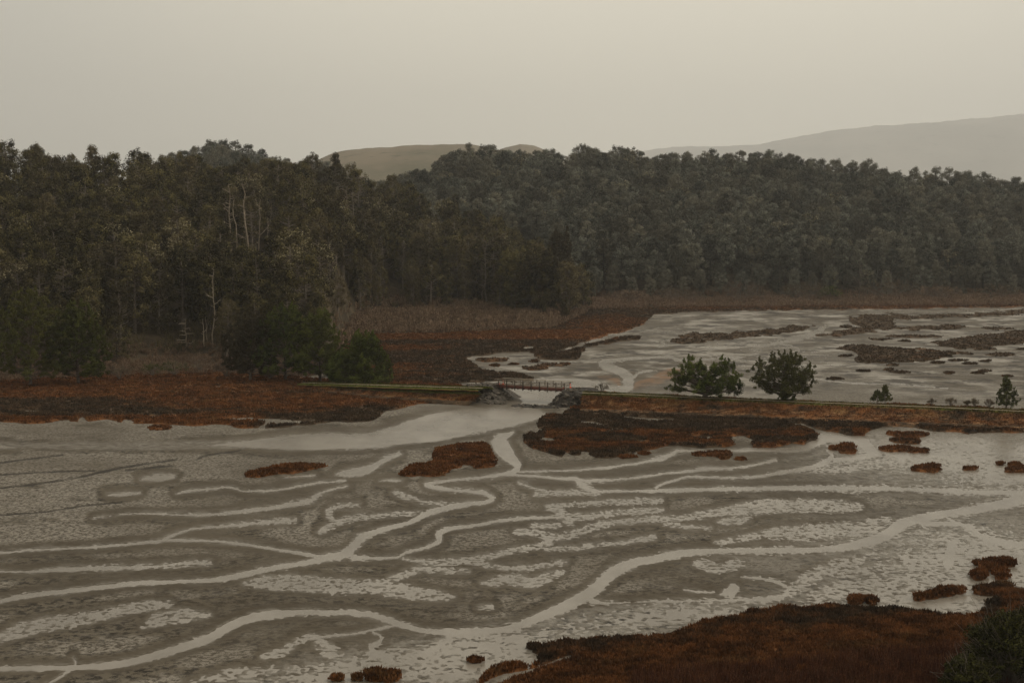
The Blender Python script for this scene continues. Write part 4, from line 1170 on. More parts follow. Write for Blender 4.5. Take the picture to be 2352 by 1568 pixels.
# ---- brush: stuff of thin upright twigs with low clumps
def brush(name, P, hgt, mat, seed, lab, K=9, wid=.10, leaf=0, spread=.9, lichen=None, leaf_size=.25):
    rg = np.random.default_rng(seed)
    P = np.array(P); n = len(P)
    hh = (hgt if np.isscalar(hgt) else np.array(hgt)[:, None]) * (.45 + .7 * rg.random((n, K)))
    an = rg.random((n, K)) * 6.283; sp = spread * rg.random((n, K)) ** .6
    bx = P[:, 0:1] + np.cos(an) * sp * .45; by = P[:, 1:2] + np.sin(an) * sp * .45
    tx = P[:, 0:1] + np.cos(an) * sp * 1.2; ty = P[:, 1:2] + np.sin(an) * sp * 1.2
    z = P[:, 2:3] + 0 * bx
    a2 = rg.random((n, K)) * 3.14; w = wid * (.5 + rg.random((n, K)))
    V = np.stack([np.stack([bx - np.cos(a2) * w, by - np.sin(a2) * w, z - .2], -1), np.stack([bx + np.cos(a2) * w, by + np.sin(a2) * w, z - .2], -1),
                  np.stack([tx + np.cos(a2) * w * .4, ty + np.sin(a2) * w * .4, z + hh], -1), np.stack([tx - np.cos(a2) * w * .4, ty - np.sin(a2) * w * .4, z + hh * .97], -1)], 2)
    sh = np.repeat(np.clip(rg.random(n) * .7 + .0, 0, 1), K * 4)
    V = V.reshape(-1, 3); li = np.zeros(len(V))
    Fq = np.arange(len(V)).reshape(-1, 4)
    if leaf:
        cs = np.stack([P[:, 0], P[:, 1], P[:, 2] + np.ravel(hh.mean(1)) * .55], 1)
        V2, F2, s2, l2 = leaf_cloud(cs, [spread * 1.1] * n, leaf, leaf_size, rg, .8)
        Fq = np.concatenate([Fq, F2 + len(V)]); V = np.concatenate([V, V2]); sh = np.concatenate([sh, s2]); li = np.concatenate([li, l2])
    o = link(name, mesh_np(name, V, Fq, mat, False, {'shade': sh, 'lichen': li}))
    tag(o, lab, kind='stuff'); return o


def scatter(n, px0, px1, fy0, fy1, elev, seed, dens=None):
    rg = np.random.default_rng(seed); out = []
    while len(out) < n:
        px = px0 + (px1 - px0) * rg.random()
        a, b = fy0(px), fy1(px)
        if b <= a: continue
        Y = a + (b - a) * rg.random()
        if dens and rg.random() > dens(px, Y): continue
        out.append((float(azX(px, Y)), Y, float(elev(px, Y))))
    return out


nw = lambda q: float(interp(N_WOOD, q)); nfo = lambda q: float(interp(N_FOOT, q))
fw = lambda q: float(interp(F_WOOD, q)); ff = lambda q: float(interp(F_FOOT, q))
brush('brush', scatter(2600, 745, 1345, lambda q: nfo(q) + 1, lambda q: nw(q) + 10, n_elev, 61, dens=lambda q, y: 1.0 if q > 815 or y < nfo(q) + 25 else .12), 1.9, M_BRUSHTWIG, 71,
      'grey brown leafless brush between the marsh and the middle wood', K=12, wid=.10, spread=1.1, leaf=30, leaf_size=.42)
brush('brush', scatter(1500, -200, 745, lambda q: nfo(q) - 3, lambda q: nw(q) + 8, n_elev, 62), 1.3, M_BRUSHTWIG, 72,
      'brown undergrowth at the foot of the near wood', K=10, wid=.06, spread=.8, leaf=34, leaf_size=.30)
brush('brush', scatter(2800, 1290, 2600, lambda q: ff(q) - 2, lambda q: fw(q) + 6, f_elev, 63, dens=lambda q, y: .35 + .65 * float(noise(np.array([q / 60.]), np.array([y / 14.]), 5)[0] > -.1)), 2.0, M_BRUSHTWIG, 73,
      'brown leafless brush along the far shore', K=9, wid=.14, spread=1.4, leaf=30, leaf_size=.55)
brush('undergrowth', scatter(900, -150, 1300, lambda q: nw(q) + 2, lambda q: nw(q) + 60, n_elev, 64), 2.4, M_PINE, 74,
      'dull undergrowth beneath the trees of the near wood', K=8, wid=.06, spread=1.5, leaf=24, leaf_size=.35)


# ---- dead trees
def snag(loc, h, seed, label, r0=.28, nb=14, blen=2.4, fork=False, lean=(0, 0), mat=M_DEAD, lo=.25, name='dead_tree', up=.35, grp='bare dead trees'):
    rg = np.random.default_rng(seed)
    root = empty(name, loc, 0); mb = MB(); br = MB()
    ts = np.linspace(0, 1, 9)
    wig = np.cumsum(rg.normal(size=(9, 2)) * .012 * h, 0)
    P = np.array([(lean[0] * t * h + wig[i, 0], lean[1] * t * h + wig[i, 1], h * t - (.5 if i == 0 else 0)) for i, t in enumerate(ts)])
    mb.tube(P, r0 * (1 - .75 * ts), 7)
    if fork:
        k = 4; q = P[k]
        mb.tube([q, q + np.array((.12, 0, .12)) * h, q + np.array((.17, .03, .32)) * h, q + np.array((.16, .03, .5)) * h], [r0 * .5, r0 * .42, r0 * .3, r0 * .12], 6)
    for i in range(nb):
        t = lo + (1 - lo) * (i + rg.random()) / nb; j = min(int(t * 8), 7); q = P[j] + (P[j + 1] - P[j]) * (t * 8 - j)
        a = rg.random() * 6.283; L = blen * (.5 + .8 * rg.random()) * (1.15 - .6 * t)
        d = np.array((math.cos(a), math.sin(a), up * (.3 + rg.random())))
        e1 = q + d * L * .5; e2 = q + d * L + np.array((0, 0, .25 * L * rg.random()))
        br.tube([q, e1, e2], [r0 * .42, r0 * .28, r0 * .12], 4)
        for m in range(3):
            f_ = .4 + .5 * rg.random(); s0 = q + (e2 - q) * f_
            d2 = d + rg.normal(size=3) * .6
            br.tube([s0, s0 + d2 * L * .3], [r0 * .2, r0 * .08], 4)
    mb.build('trunk', mat, root, True)
    if nb: br.build('branches', mat, root)
    tag(root, label, 'dead tree', grp)
    return root


def on_far(px, py_base):
    for Y in np.arange(590, 880, 1.0):
        if float(f_elev(px, Y)) >= float(z_at(px, py_base, Y)): break
    return float(azX(px, Y)), float(Y), float(f_elev(px, Y))


def front(p, k=.94, lift=0):
    x, y, z = p
    return (x * k, y * k, float(n_elev(azP(x, y), y * k)) + lift)


SN = [(536, 612, 25, 'pale lichen grey dead pine, leftmost of the tall pale group', dict(nb=22, blen=3.0, r0=.36)),
      (551, 614, 21, 'straight pale snag right beside the lichen grey dead pine', dict(nb=3, blen=1.0, r0=.30)),
      (568, 616, 9, 'short thin dead stem in the middle of the pale group', dict(nb=2, blen=.8, r0=.16)),
      (578, 617, 26, 'thickest pale trunk of the tall group, mossy to its top', dict(nb=16, blen=2.6, r0=.46)),
      (600, 625, 22, 'forked pale dead trunk in the tall group', dict(nb=6, blen=1.4, r0=.30, fork=True)),
      (614, 628, 17, 'straight thin dead pole at the right end of the tall group', dict(nb=5, blen=1.0, r0=.22)),
      (491, 790, 19, 'tall thin bare snag with a forked tip in front of the near wood', dict(nb=12, blen=2.0, r0=.20, lo=.2, up=.5)),
      (428, 800, 7.5, 'broken grey stump with bare side branches by the clearing', dict(nb=10, blen=2.6, r0=.24, lo=.05, up=.0)),
      (468, 795, 7.0, 'broken twin stump beside the white sign boards', dict(nb=3, blen=1.2, r0=.20, fork=True)),
      (478, 792, 7.2, 'broken stump right beside the twin stump', dict(nb=1, blen=.8, r0=.17)),
      (797, 520, 15, 'pale bare pine high on the slope above the brush', dict(nb=22, blen=3.2, r0=.26)),
      (812, 525, 14, 'second bare pine high on the slope, touching the pale one', dict(nb=20, blen=3.4, r0=.24)),
      (1090, 690, 17, 'grey bare tree with drooping limbs at the edge of the middle wood', dict(nb=20, blen=3.8, r0=.26, mat=M_GREYWOOD)),
      (1118, 700, 24, 'tallest grey bare tree at the edge of the middle wood', dict(nb=26, blen=4.6, r0=.30, mat=M_GREYWOOD)),
      (690, 680, 13, 'grey brown bare tree over the green pines', dict(nb=16, blen=3.0, r0=.2, mat=M_GREYWOOD)),
      (384, 620, 10, 'short pale broken stem half hidden in the near wood', dict(nb=4, blen=1.2, r0=.16)),
      (225, 500, 14, 'dull bare stem high in the near wood on the left', dict(nb=12, blen=2.0, r0=.22, mat=M_GREYWOOD)),
      (90, 800, 14, 'grey bare tree in the front of the near wood on the far left', dict(nb=16, blen=2.6, r0=.2, mat=M_GREYWOOD)),
      (160, 790, 12, 'leaning grey bare tree left of the clearing', dict(nb=16, blen=2.6, r0=.18, mat=M_GREYWOOD, lean=(.12, 0))),
      (1000, 560, 13, 'pale topped dead pine at the shoulder of the middle wood', dict(nb=20, blen=2.6, r0=.22)),
      (100, 470, 15, 'lichen pale bare tree near the crest on the far left', dict(nb=26, blen=3.0, r0=.26)),
      (860, 470, 13, 'pale bare tree below the crest of the middle wood', dict(nb=22, blen=2.6, r0=.22))]
for q, (px, pb, hh, wh) in enumerate([(45, 430, 15, 'at the far left crest'), (150, 560, 13, 'in the left wood above the leaning tree'), (290, 450, 14, 'on the upper slope left of the pale group'), (345, 540, 12, 'below the crest left of the pale group'),
        (450, 520, 14, 'just left of the tall pale group'), (640, 560, 12, 'right of the tall pale group'), (735, 480, 13, 'between the pale group and the two bare pines'), (760, 650, 12, 'low in the wood above the brush'),
        (920, 520, 13, 'below the dark shoulder of the middle wood'), (1060, 560, 12, 'above the tallest grey bare tree'), (1200, 600, 12, 'near the point of the middle wood'), (30, 690, 12, 'low at the far left'), (250, 700, 12, 'low behind the clearing, left side'), (905, 640, 11, 'low in the middle wood')]):
    SN.append((px, pb, hh, 'thin grey half dead tree ' + wh, dict(nb=22, blen=3.0, r0=.2, mat=M_DEAD if q % 3 == 0 else M_GREYWOOD)))
for i, (px, pb, hh, lab, kw) in enumerate(SN):
    p = on_near(px, pb)
    snag(p, hh, 300 + i, lab, **kw)
for i, (px, pb, hh, lab, kw) in enumerate([
        (1195, 470, 15, 'pale dead tree high on the far wooded slope', dict(nb=24, blen=3.2, r0=.3)),
        (1250, 470, 14, 'pale dead tree right of the first one on the far slope', dict(nb=20, blen=3.0, r0=.28)),
        (2118, 520, 18, 'pale bare tree high in the far wood toward the right', dict(nb=22, blen=3.6, r0=.34)),
        (2135, 525, 14, 'bare pole beside the pale bare tree of the far wood', dict(nb=6, blen=1.2, r0=.3)),
        (1972, 690, 16, 'grey brown leafless tree on the far shore', dict(nb=26, blen=4.6, r0=.26, mat=M_GREYWOOD)),
        (1790, 670, 15, 'slender grey bare trunk at the foot of the far wood', dict(nb=8, blen=1.6, r0=.22, mat=M_GREYWOOD))]):
    x, y, z = on_far(px, pb)
    if pb < 600: x, y = x * .975, y * .975; z = float(f_elev(azP(x, y), y))
    snag((x, y, z), hh, 360 + i, lab, **kw)


# ---- detailed open-grown pines
def pine(loc, h, spread, seed, label, name='pine_tree', mat=M_GREEN, trunk_r=.35, nl=34, lo=.12, base_r=.9, flat_top=.6, leaf=.20, per=150, prof=None, cat='tree', grp=None, clump=.62, sub=5, flatc=.75, fmin=.45, limb=1.0, plume=1.0, flo=None):
    rg = np.random.default_rng(seed)
    root = empty(name, loc, 0); tr = MB(); br = MB()
    th = h * .86
    P = [np.array((0, 0, -.4)), np.array((.03 * h * rg.normal() * .3, 0, th * .3)), np.array((.02 * h * rg.normal(), 0, th * .65)), np.array((.03 * h * rg.normal(), 0, th))]
    tr.tube(P, [trunk_r * 1.25, trunk_r, trunk_r * .55, trunk_r * .12], 8)
    cs = []; rs = []; sh = []
    for i in range(nl):
        t = lo + (1 - lo) * (i + rg.random()) / nl
        u = (t - lo) / (1 - lo)
        R = spread * (prof(u) if prof else (base_r + (1 - base_r) * min(1, u * 3)) * (1 - u ** 2.2 * flat_top))
        R *= .78 + .35 * rg.random()
        a = i * 2.39996 + rg.normal() * .3
        z0 = t * th * .72
        q = np.array((0, 0, z0)); d = np.array((math.cos(a), math.sin(a), 0))
        end = d * R + np.array((0, 0, h * (.08 + .88 * t) - 0 * z0))
        m1 = q + d * R * .35 + np.array((0, 0, (end[2] - z0) * .28))
        m2 = q + d * R * .7 + np.array((0, 0, (end[2] - z0) * .62)) * 1.0
        br.tube([q, m1, m2, end], [limb * trunk_r * .38 * (1.1 - t * .7), limb * trunk_r * .26 * (1.1 - t * .7), limb * trunk_r * .14, trunk_r * .05], 5)
        s0 = rg.random()
        for m in range(sub):
            fm_ = fmin if flo is None else (flo if u < .5 else fmin)
            f_ = fm_ + (1.03 - fm_) * (m + rg.random()) / sub
            c = q + (end - q) * f_ + rg.normal(size=3) * np.array((.09, .09, .05)) * spread
            c[2] = max(c[2], .15 * clump)
            cs.append(c); rs.append(clump * (.7 + .6 * rg.random())); sh.append(np.clip(s0 + .2 * rg.normal(), 0, 1))
            br.tube([m2 if f_ > .6 else m1, c], [trunk_r * .10, trunk_r * .04], 4)
        # upright tip plume
        for k_, (dz_, r_) in enumerate(((.45, .55), (.95, .40), (1.4, .26), (1.8, .16))[:3 if plume <= 1 else 4]):
            cs.append(end + np.array((.08 * rg.normal(), .08 * rg.normal(), clump * dz_))); rs.append(clump * r_); sh.append(min(1, s0 + .3))
    V, Fq, s_, l_ = leaf_cloud(cs, rs, per, leaf, rg, flatc, shades=sh)
    tr.build('trunk', M_BARK, root, True); br.build('limbs', M_BARK, root)
    link('crown', mesh_np('crown', V, Fq, mat, False, {'shade': s_, 'lichen': l_}), root)
    tag(root, label, cat, grp)
    return root


def at3(px, py, z):
    x, y = at(px, py, z)
    return (float(x), float(y), z)


def mpp(loc): return loc[1] / F


LVZ = 2.7
p1 = at3(1620, 912, LVZ - .1); m_ = mpp(p1)
pine(p1, 90 * m_, 80 * m_, 501, 'broad flat topped green pine on the causeway, left one of two', trunk_r=.42, nl=44, lo=.10, base_r=.95, flat_top=.45, per=135, clump=.58, leaf=.20, sub=7, flatc=.8, fmin=.45, limb=1.7, plume=1.25, flo=.76)
p2 = at3(1800, 920, LVZ - .3); m_ = mpp(p2)
pine(p2, 112 * m_, 74 * m_, 502, 'taller rounded pine on the causeway, right one of two', trunk_r=.36, nl=56, lo=.14, base_r=.72, per=100, clump=.56, leaf=.20, sub=7, fmin=.42, limb=1.5, plume=1.25, flo=.6, prof=lambda u: .62 + .42 * math.sin(math.pi * min(1, u * .9 + .05)) - .45 * u ** 3, mat=M_OLIVE)
p = at3(1807, 933, LVZ - 1.2); m_ = mpp(p)
pine(p, 36 * m_, 25 * m_, 503, 'small bright green bush in front of the taller causeway pine', name='shrub', trunk_r=.07, nl=22, lo=.02, per=70, clump=.34, leaf=.16, sub=4, cat='bush', prof=lambda u: .95 - .5 * u ** 2)
p = at3(2033, 922, LVZ - .1); m_ = mpp(p)
pine(p, 38 * m_, 15 * m_, 504, 'right spire of the small two topped conifer on the causeway', name='young_conifer', mat=M_OLIVE, trunk_r=.07, nl=24, lo=.03, per=55, clump=.26, leaf=.15, sub=3, prof=lambda u: 1.05 - .95 * u, grp='young conifers on the causeway')
p = at3(2015, 922, LVZ - .1)
pine(p, 25 * m_, 15 * m_, 505, 'left, lower half of the small two topped conifer on the causeway', name='young_conifer', mat=M_OLIVE, trunk_r=.07, nl=20, lo=.03, per=55, clump=.26, leaf=.15, sub=3, prof=lambda u: 1.05 - .9 * u, grp='young conifers on the causeway')
p = at3(2311, 937, LVZ - .2); m_ = mpp(p)
pine(p, 74 * m_, 29 * m_, 506, 'pointed dark conifer with a long leader, farthest along the causeway', name='young_conifer', mat=M_OLIVE, trunk_r=.12, nl=46, lo=.02, per=48, clump=.30, leaf=.17, sub=4, prof=lambda u: 1.0 - .93 * max(0, u - .12) ** .9 if u > .12 else .8 + u, grp='young conifers on the causeway')
# green pines at the wood's edge
p = at3(838, 888, .5); m_ = mpp(p)
pine(p, 128 * m_, 70 * m_, 507, 'bright green bushy pine at the left end of the causeway', trunk_r=.26, nl=70, lo=.03, per=170, clump=.75, leaf=.24, sub=5, prof=lambda u: 1.1 - .78 * u ** .9)
for i, (px, py, hp, sp, lab) in enumerate([
        (735, 872, 165, 62, 'open green pine leaning over the brush next to the bushy one'),
        (655, 868, 175, 75, 'large green pine behind the dark bench'),
        (575, 868, 160, 62, 'green pine at the right end of the clearing'),
        (790, 880, 70, 40, 'low green pine between the open pine and the bushy one'),
        (70, 880, 225, 85, 'tall yellowish green pine in the front left of the near wood'),
        (180, 876, 190, 70, 'green pine beside the tall yellowish one')]):
    p = at3(px, py, .9); m_ = mpp(p)
    pine(p, hp * m_, sp * m_, 520 + i, lab, trunk_r=.28, nl=64, lo=.05, per=115, clump=.66, leaf=.28, sub=7, mat=M_GREEN if i != 2 else M_PINE, prof=lambda u: .85 + .25 * math.sin(3.14 * u) - .65 * u ** 2, grp='green pines at the edge of the near wood')
# dark front trees of the middle wood's point
for i, (px, py, hp, sp, lab) in enumerate([
        (1240, 738, 170, 62, 'dark spreading pine at the very point of the middle wood'),
        (1185, 722, 150, 55, 'dark pine just left of the one at the point'),
        (1285, 700, 175, 44, 'thin sparse pine rising at the tip of the middle wood')]):
    Y = {0: 508, 1: 520, 2: 548}[i]
    loc = (float(azX(px, Y)), Y, float(z_at(px, py, Y)) + .2)
    m_ = Y / F
    pine(loc, hp * m_, sp * m_, 540 + i, lab, trunk_r=.4, nl=56, lo=.03, per=150, clump=1.3, leaf=.44, sub=5, mat=M_PINE, prof=lambda u: .95 - .6 * u ** 1.4, grp='pines at the point of the middle wood')


# ---- small shrubs
def shrub(loc, h, w, seed, label, mat=M_SHRUB, per=60, leaf=.12, n=16, name='shrub', grp=None, twigs=M_GREYWOOD, clump=.3):
    rg = np.random.default_rng(seed); root = empty(name, loc, 0); br = MB(); cs = []; rs = []
    for i in range(n):
        a = rg.random() * 6.283; q = w * .5 * rg.random() ** .6
        e = np.array((q * math.cos(a), q * math.sin(a), h * (.45 + .5 * rg.random()) * (1 - .35 * (q / (w * .5)) ** 2)))
        br.tube([(e[0] * .08, e[1] * .08, -.15), e * np.array((.5, .5, .55)), e], [.035, .025, .012], 4)
        for k in range(3):
            e2 = e + rg.normal(size=3) * .12 * w; br.tube([e * .7, e2], [.018, .008], 4)
        cs.append(e); rs.append(clump * h * (.6 + .6 * rg.random()))
    V, Fq, s_, l_ = leaf_cloud(cs, rs, per, leaf, rg, .8)
    br.build('stems', twigs, root)
    link('foliage', mesh_np('foliage', V, Fq, mat, False, {'shade': s_, 'lichen': l_}), root)
    tag(root, label, 'shrub', grp); return root


GS = 'small grey shrubs on the causeway'
for i, (px, py, hp, wp, lab) in enumerate([
        (1381, 900, 22, 34, 'grey brown leggy shrub right of the footbridge'),
        (2140, 928, 14, 22, 'thin grey shrub, first right of the two topped conifer'),
        (2185, 930, 18, 26, 'rounded grey shrub between the conifers'),
        (2222, 931, 14, 16, 'smallest wispy grey shrub between the conifers'),
        (2238, 932, 20, 18, 'airy taller grey shrub between the conifers'),
        (2272, 934, 20, 24, 'grey shrub leaning toward the pointed conifer'),
        (1892, 936, 10, 40, 'low dark cushion shrub on the slope right of the tall pine'),
        (1330, 897, 8, 10, 'tiny dark tuft at the right bridge end')]):
    z = LVZ - (.2 if py < 935 else 1.1)
    p = at3(px, py, z); m_ = mpp(p)
    shrub(p, hp * m_, wp * m_, 600 + i, lab, n=18, per=46, leaf=.13, grp=GS, clump=.26)
GB = 'shrubs at the foot of the near wood'
for i, (px, py, hp, wp, lab, mt) in enumerate([
        (460, 850, 46, 60, 'pale grey leafless shrub below the sign boards', M_BRUSHTWIG),
        (400, 858, 30, 66, 'dark olive mound of shrub left of the pale one', M_OLIVE),
        (520, 862, 34, 70, 'grey brown shrub mound right of the pale one', M_SHRUB),
        (350, 860, 30, 50, 'yellowish green shrub at the left of the clearing', M_GREEN),
        (500, 815, 40, 40, 'reddish brown shrub behind the twin stump', M_SHRUB),
        (275, 868, 34, 60, 'brown shrub left of the clearing', M_SHRUB),
        (620, 866, 18, 44, 'low dark shrub in front of the bench', M_OLIVE)]):
    p = at3(px, py, 1.0); m_ = mpp(p)
    shrub(p, hp * m_, wp * m_, 620 + i, lab, mat=mt, n=34, per=46, leaf=.20, grp=GB, clump=.22)
for i, (px, hp, wp, mt, lab) in enumerate([
        (1700, 50, 120, M_SHRUB, 'brown mound of brush below the far wood, leftmost'), (1850, 46, 110, M_SHRUB, 'brown mound of brush left of the leafless shore tree'),
        (2040, 52, 150, M_SHRUB, 'large rounded brown shrub right of the leafless shore tree'), (2150, 34, 110, M_BRUSHTWIG, 'paler brush mound right of the large rounded one'),
        (2290, 34, 110, M_SHRUB, 'brown brush mound at the right end of the far shore'), (1560, 36, 120, M_SHRUB, 'low brown brush mound across the flats from the point'),
        (1905, 34, 50, M_GREEN, 'yellow green bush on the far shore'), (1440, 30, 100, M_BRUSHTWIG, 'pale brush mound just right of the wooded point')]):
    Y = float(interp(F_WOOD, px)) - 10
    loc = (float(azX(px, Y)), Y, float(f_elev(px, Y)) - .3)
    shrub(loc, hp * Y / F, wp * Y / F, 640 + i, lab, mat=mt, n=60, per=40, leaf=.42, grp='brush mounds along the far shore', clump=.2)

M_BUSH = mat_leaf('bush_foliage', (.006, .007, .002), (.060, .060, .013), (.045, .035, .010))
# near bush in the bottom corner
for i, (px, py, hp, wp, lab, z) in enumerate([
        (2320, 1580, 185, 200, 'large dark green bush with pale twigs in the near corner', .4),
        (2225, 1600, 100, 120, 'lower dark bush at the left foot of the large corner bush', .4),
        (2420, 1560, 210, 200, 'dark green bush at the very edge of the near corner', .4)]):
    p = at3(px, py, z); m_ = mpp(p)
    shrub(p, hp * m_, wp * m_, 660 + i, lab, mat=M_BUSH, n=230, per=110, leaf=.19, clump=.13, twigs=M_GREYWOOD, name='bush', grp='bushes in the near corner')
rg = np.random.default_rng(88); P = []
while len(P) < 3300:
    px, py = 1450 + 1050 * rg.random(), 1490 + 260 * rg.random()
    if py < 1500 + (2200 - px) * .085: continue
    x, y = at(px, py); P.append((float(x), float(y), .45))
brush('brush', P, 1.0, mat_leaf('red_scrub', (.05, .018, .010), (.17, .072, .035), (.11, .055, .028)), 89, 'reddish leafless scrub along the nearest edge', K=12, wid=.02, spread=.55, leaf=14, leaf_size=.09)

# ------------------------------------------------------------------ causeway
def lev_line(side):
    if side == 'r': L = [(1338, 902, 2.9), (1400, 904, 2.8), (1500, 908, 2.75), (1620, 914, 2.7), (1800, 921, 2.65), (2025, 930, 2.6), (2200, 937, 2.55), (2352, 944, 2.5), (2600, 956, 2.5)]
    else: L = [(700, 879, 1.0), (800, 882, 1.8), (900, 885, 2.5), (1000, 888, 2.75), (1080, 890, 2.85), (1112, 891.5, 2.9)]
    P = []
    for a, b in zip(L[:-1], L[1:]):
        for t in np.linspace(0, 1, 30, endpoint=False):
            q = np.array(a) * (1 - t) + np.array(b) * t; x, y = at(q[0], q[1], q[2]); P.append((float(x), float(y), q[2]))
    q = L[-1]; x, y = at(q[0], q[1], q[2]); P.append((float(x), float(y), q[2]))
    return np.array(P)


def causeway(side, lab):
    P = lev_line(side); T = np.gradient(P[:, :2], axis=0); T /= np.linalg.norm(T, axis=1)[:, None]
    Nn = np.stack([-T[:, 1], T[:, 0]], 1)
    fr = 10.5 if side == 'r' else 6.5
    prof = [(-fr, lambda z: -.3), (-fr * .8, lambda z: .45 + .05 * z), (-fr * .5, lambda z: .45 * z), (-fr * .3, lambda z: .72 * z), (-2.6, lambda z: z - .30), (-1.9, lambda z: z - .08), (-1.2, lambda z: z), (-.4, lambda z: z), (.4, lambda z: z + .02), (1.2, lambda z: z), (2.2, lambda z: z - .12), (3.4, lambda z: z - .7), (6, lambda z: .5), (9, lambda z: -.4)]
    pr = []
    for k in range(len(prof) - 1):
        for t in np.linspace(0, 1, 5, endpoint=False): pr.append((k, t))
    V = []; gr = []; st = []; tn = []
    for k, t in pr:
        o0, f0 = prof[k]; o1, f1 = prof[k + 1]
        off = o0 + (o1 - o0) * t; z = f0(P[:, 2]) * (1 - t) + f1(P[:, 2]) * t
        x = P[:, 0] + Nn[:, 0] * off; y = P[:, 1] + Nn[:, 1] * off
        x = x + Nn[:, 0] * fbm(P[:, 0], P[:, 1], 9, 93 + int(off > 0)) * (1.6 if abs(off) > 2.5 else .3)
        z = z + .10 * fbm(x, y, 1.8, 91) * (1.6 if off < -2.2 else .5)
        V.append(np.stack([x, y, z], 1))
        g = (.95 if -2.4 < off < 2.4 else (.35 if -4.5 < off <= -2.4 else 0.0))
        px, _ = proj(x, y, z)
        g = g * (1.0 if side == 'l' else np.interp(px, [1340, 1480, 1600, 2352], [1.0, .95, .62, .6]))
        gr.append(g + 0 * x); st.append((.8 if -8.5 < off < -4.0 else .3) * (side == 'r') + 0 * x)
        tn.append((.68 if off > -fr * .72 else .25) + .45 * fbm(x, y, 5, 95))
    V = np.array(V); n0, n1 = V.shape[:2]; idx = np.arange(n0 * n1).reshape(n0, n1)
    f = np.stack([idx[:-1, :-1], idx[:-1, 1:], idx[1:, 1:], idx[1:, :-1]], -1).reshape(-1, 4)
    o = link('causeway', mesh_np('causeway', V.reshape(-1, 3), f, M_MARSH, True, {'tone': np.ravel(tn), 'green': np.ravel(gr), 'straw': np.ravel(st)}))
    tag(o, kind='structure', label=lab)
    # path: a pale worn strip along the crest
    W = []
    for off in (-1.15, -.75, -.35):
        x = P[:, 0] + Nn[:, 0] * off; y = P[:, 1] + Nn[:, 1] * off
        wob = .35 * fbm(P[:, 0], P[:, 1], 5, 97)
        W.append(np.stack([x + Nn[:, 0] * wob, y + Nn[:, 1] * wob, P[:, 2] + .11 + .05 * fbm(x, y, 4, 98)], 1))
    W = np.array(W); n0, n1 = W.shape[:2]; idx = np.arange(n0 * n1).reshape(n0, n1)
    f = np.stack([idx[:-1, :-1], idx[:-1, 1:], idx[1:, 1:], idx[1:, :-1]], -1).reshape(-1, 4)
    o = link('path', mesh_np('path', W.reshape(-1, 3), f, M_PATH, True)); tag(o, kind='structure', label='narrow pale footpath on the causeway')
    # grass on it
    r = np.random.default_rng(92); n = 9000 if side == 'r' else 3500
    ii = r.integers(0, len(P) - 1, n); oo = r.uniform(-fr * .7, 3.2, n); oo = np.where(abs(oo + .7) < .8, oo - 1.7, oo)
    X = P[ii, 0] + Nn[ii, 0] * oo + r.random(n) * .5; Y = P[ii, 1] + Nn[ii, 1] * oo
    zz = np.interp(oo, [p_[0] for p_ in prof], [0] * len(prof))
    zs = np.array([np.interp(o_, [p_[0] for p_ in prof], [p_[1](P[i_, 2]) for p_ in prof]) for o_, i_ in zip(oo, ii)])
    K = 4; V = np.zeros((n, K, 3, 3)); a = r.random((n, K)) * 6.28; w = .16; hh = .22 * (.5 + r.random((n, K)))
    bx = X[:, None] + r.normal(size=(n, K)) * .15; by = Y[:, None] + r.normal(size=(n, K)) * .15
    V[..., 0, 0] = bx - np.cos(a) * w / 2; V[..., 0, 1] = by - np.sin(a) * w / 2; V[..., 0, 2] = zs[:, None] - .08
    V[..., 1, 0] = bx + np.cos(a) * w / 2; V[..., 1, 1] = by + np.sin(a) * w / 2; V[..., 1, 2] = zs[:, None] - .08
    V[..., 2, 0] = bx + r.normal(size=(n, K)) * .08; V[..., 2, 1] = by + r.normal(size=(n, K)) * .08; V[..., 2, 2] = zs[:, None] + hh
    px, _ = proj(X, Y, zs)
    g = np.where(oo > -2.4, .95, np.where(oo > -4.5, .35, 0)) * (1.0 if side == 'l' else np.interp(px, [1340, 1480, 1600, 2352], [1.0, .95, .62, .6]))
    s_ = np.where(oo < -4.5, .75, .25) * (side == 'r')
    V = V.reshape(-1, 3)
    o = link('grass', mesh_np('grass', V, np.arange(len(V)).reshape(-1, 3), M_MARSH, False, {'tone': np.repeat(np.where(oo > -fr * .72, .68, .25) + .45 * fbm(X, Y, 5, 95), K * 3), 'green': np.repeat(g, K * 3), 'straw': np.repeat(s_, K * 3)}))
    tag(o, kind='stuff', label='grass growing on the causeway ' + ('right' if side == 'r' else 'left') + ' of the bridge')


causeway('r', 'grassy causeway running right from the footbridge')
causeway('l', 'green causeway running left from the footbridge')

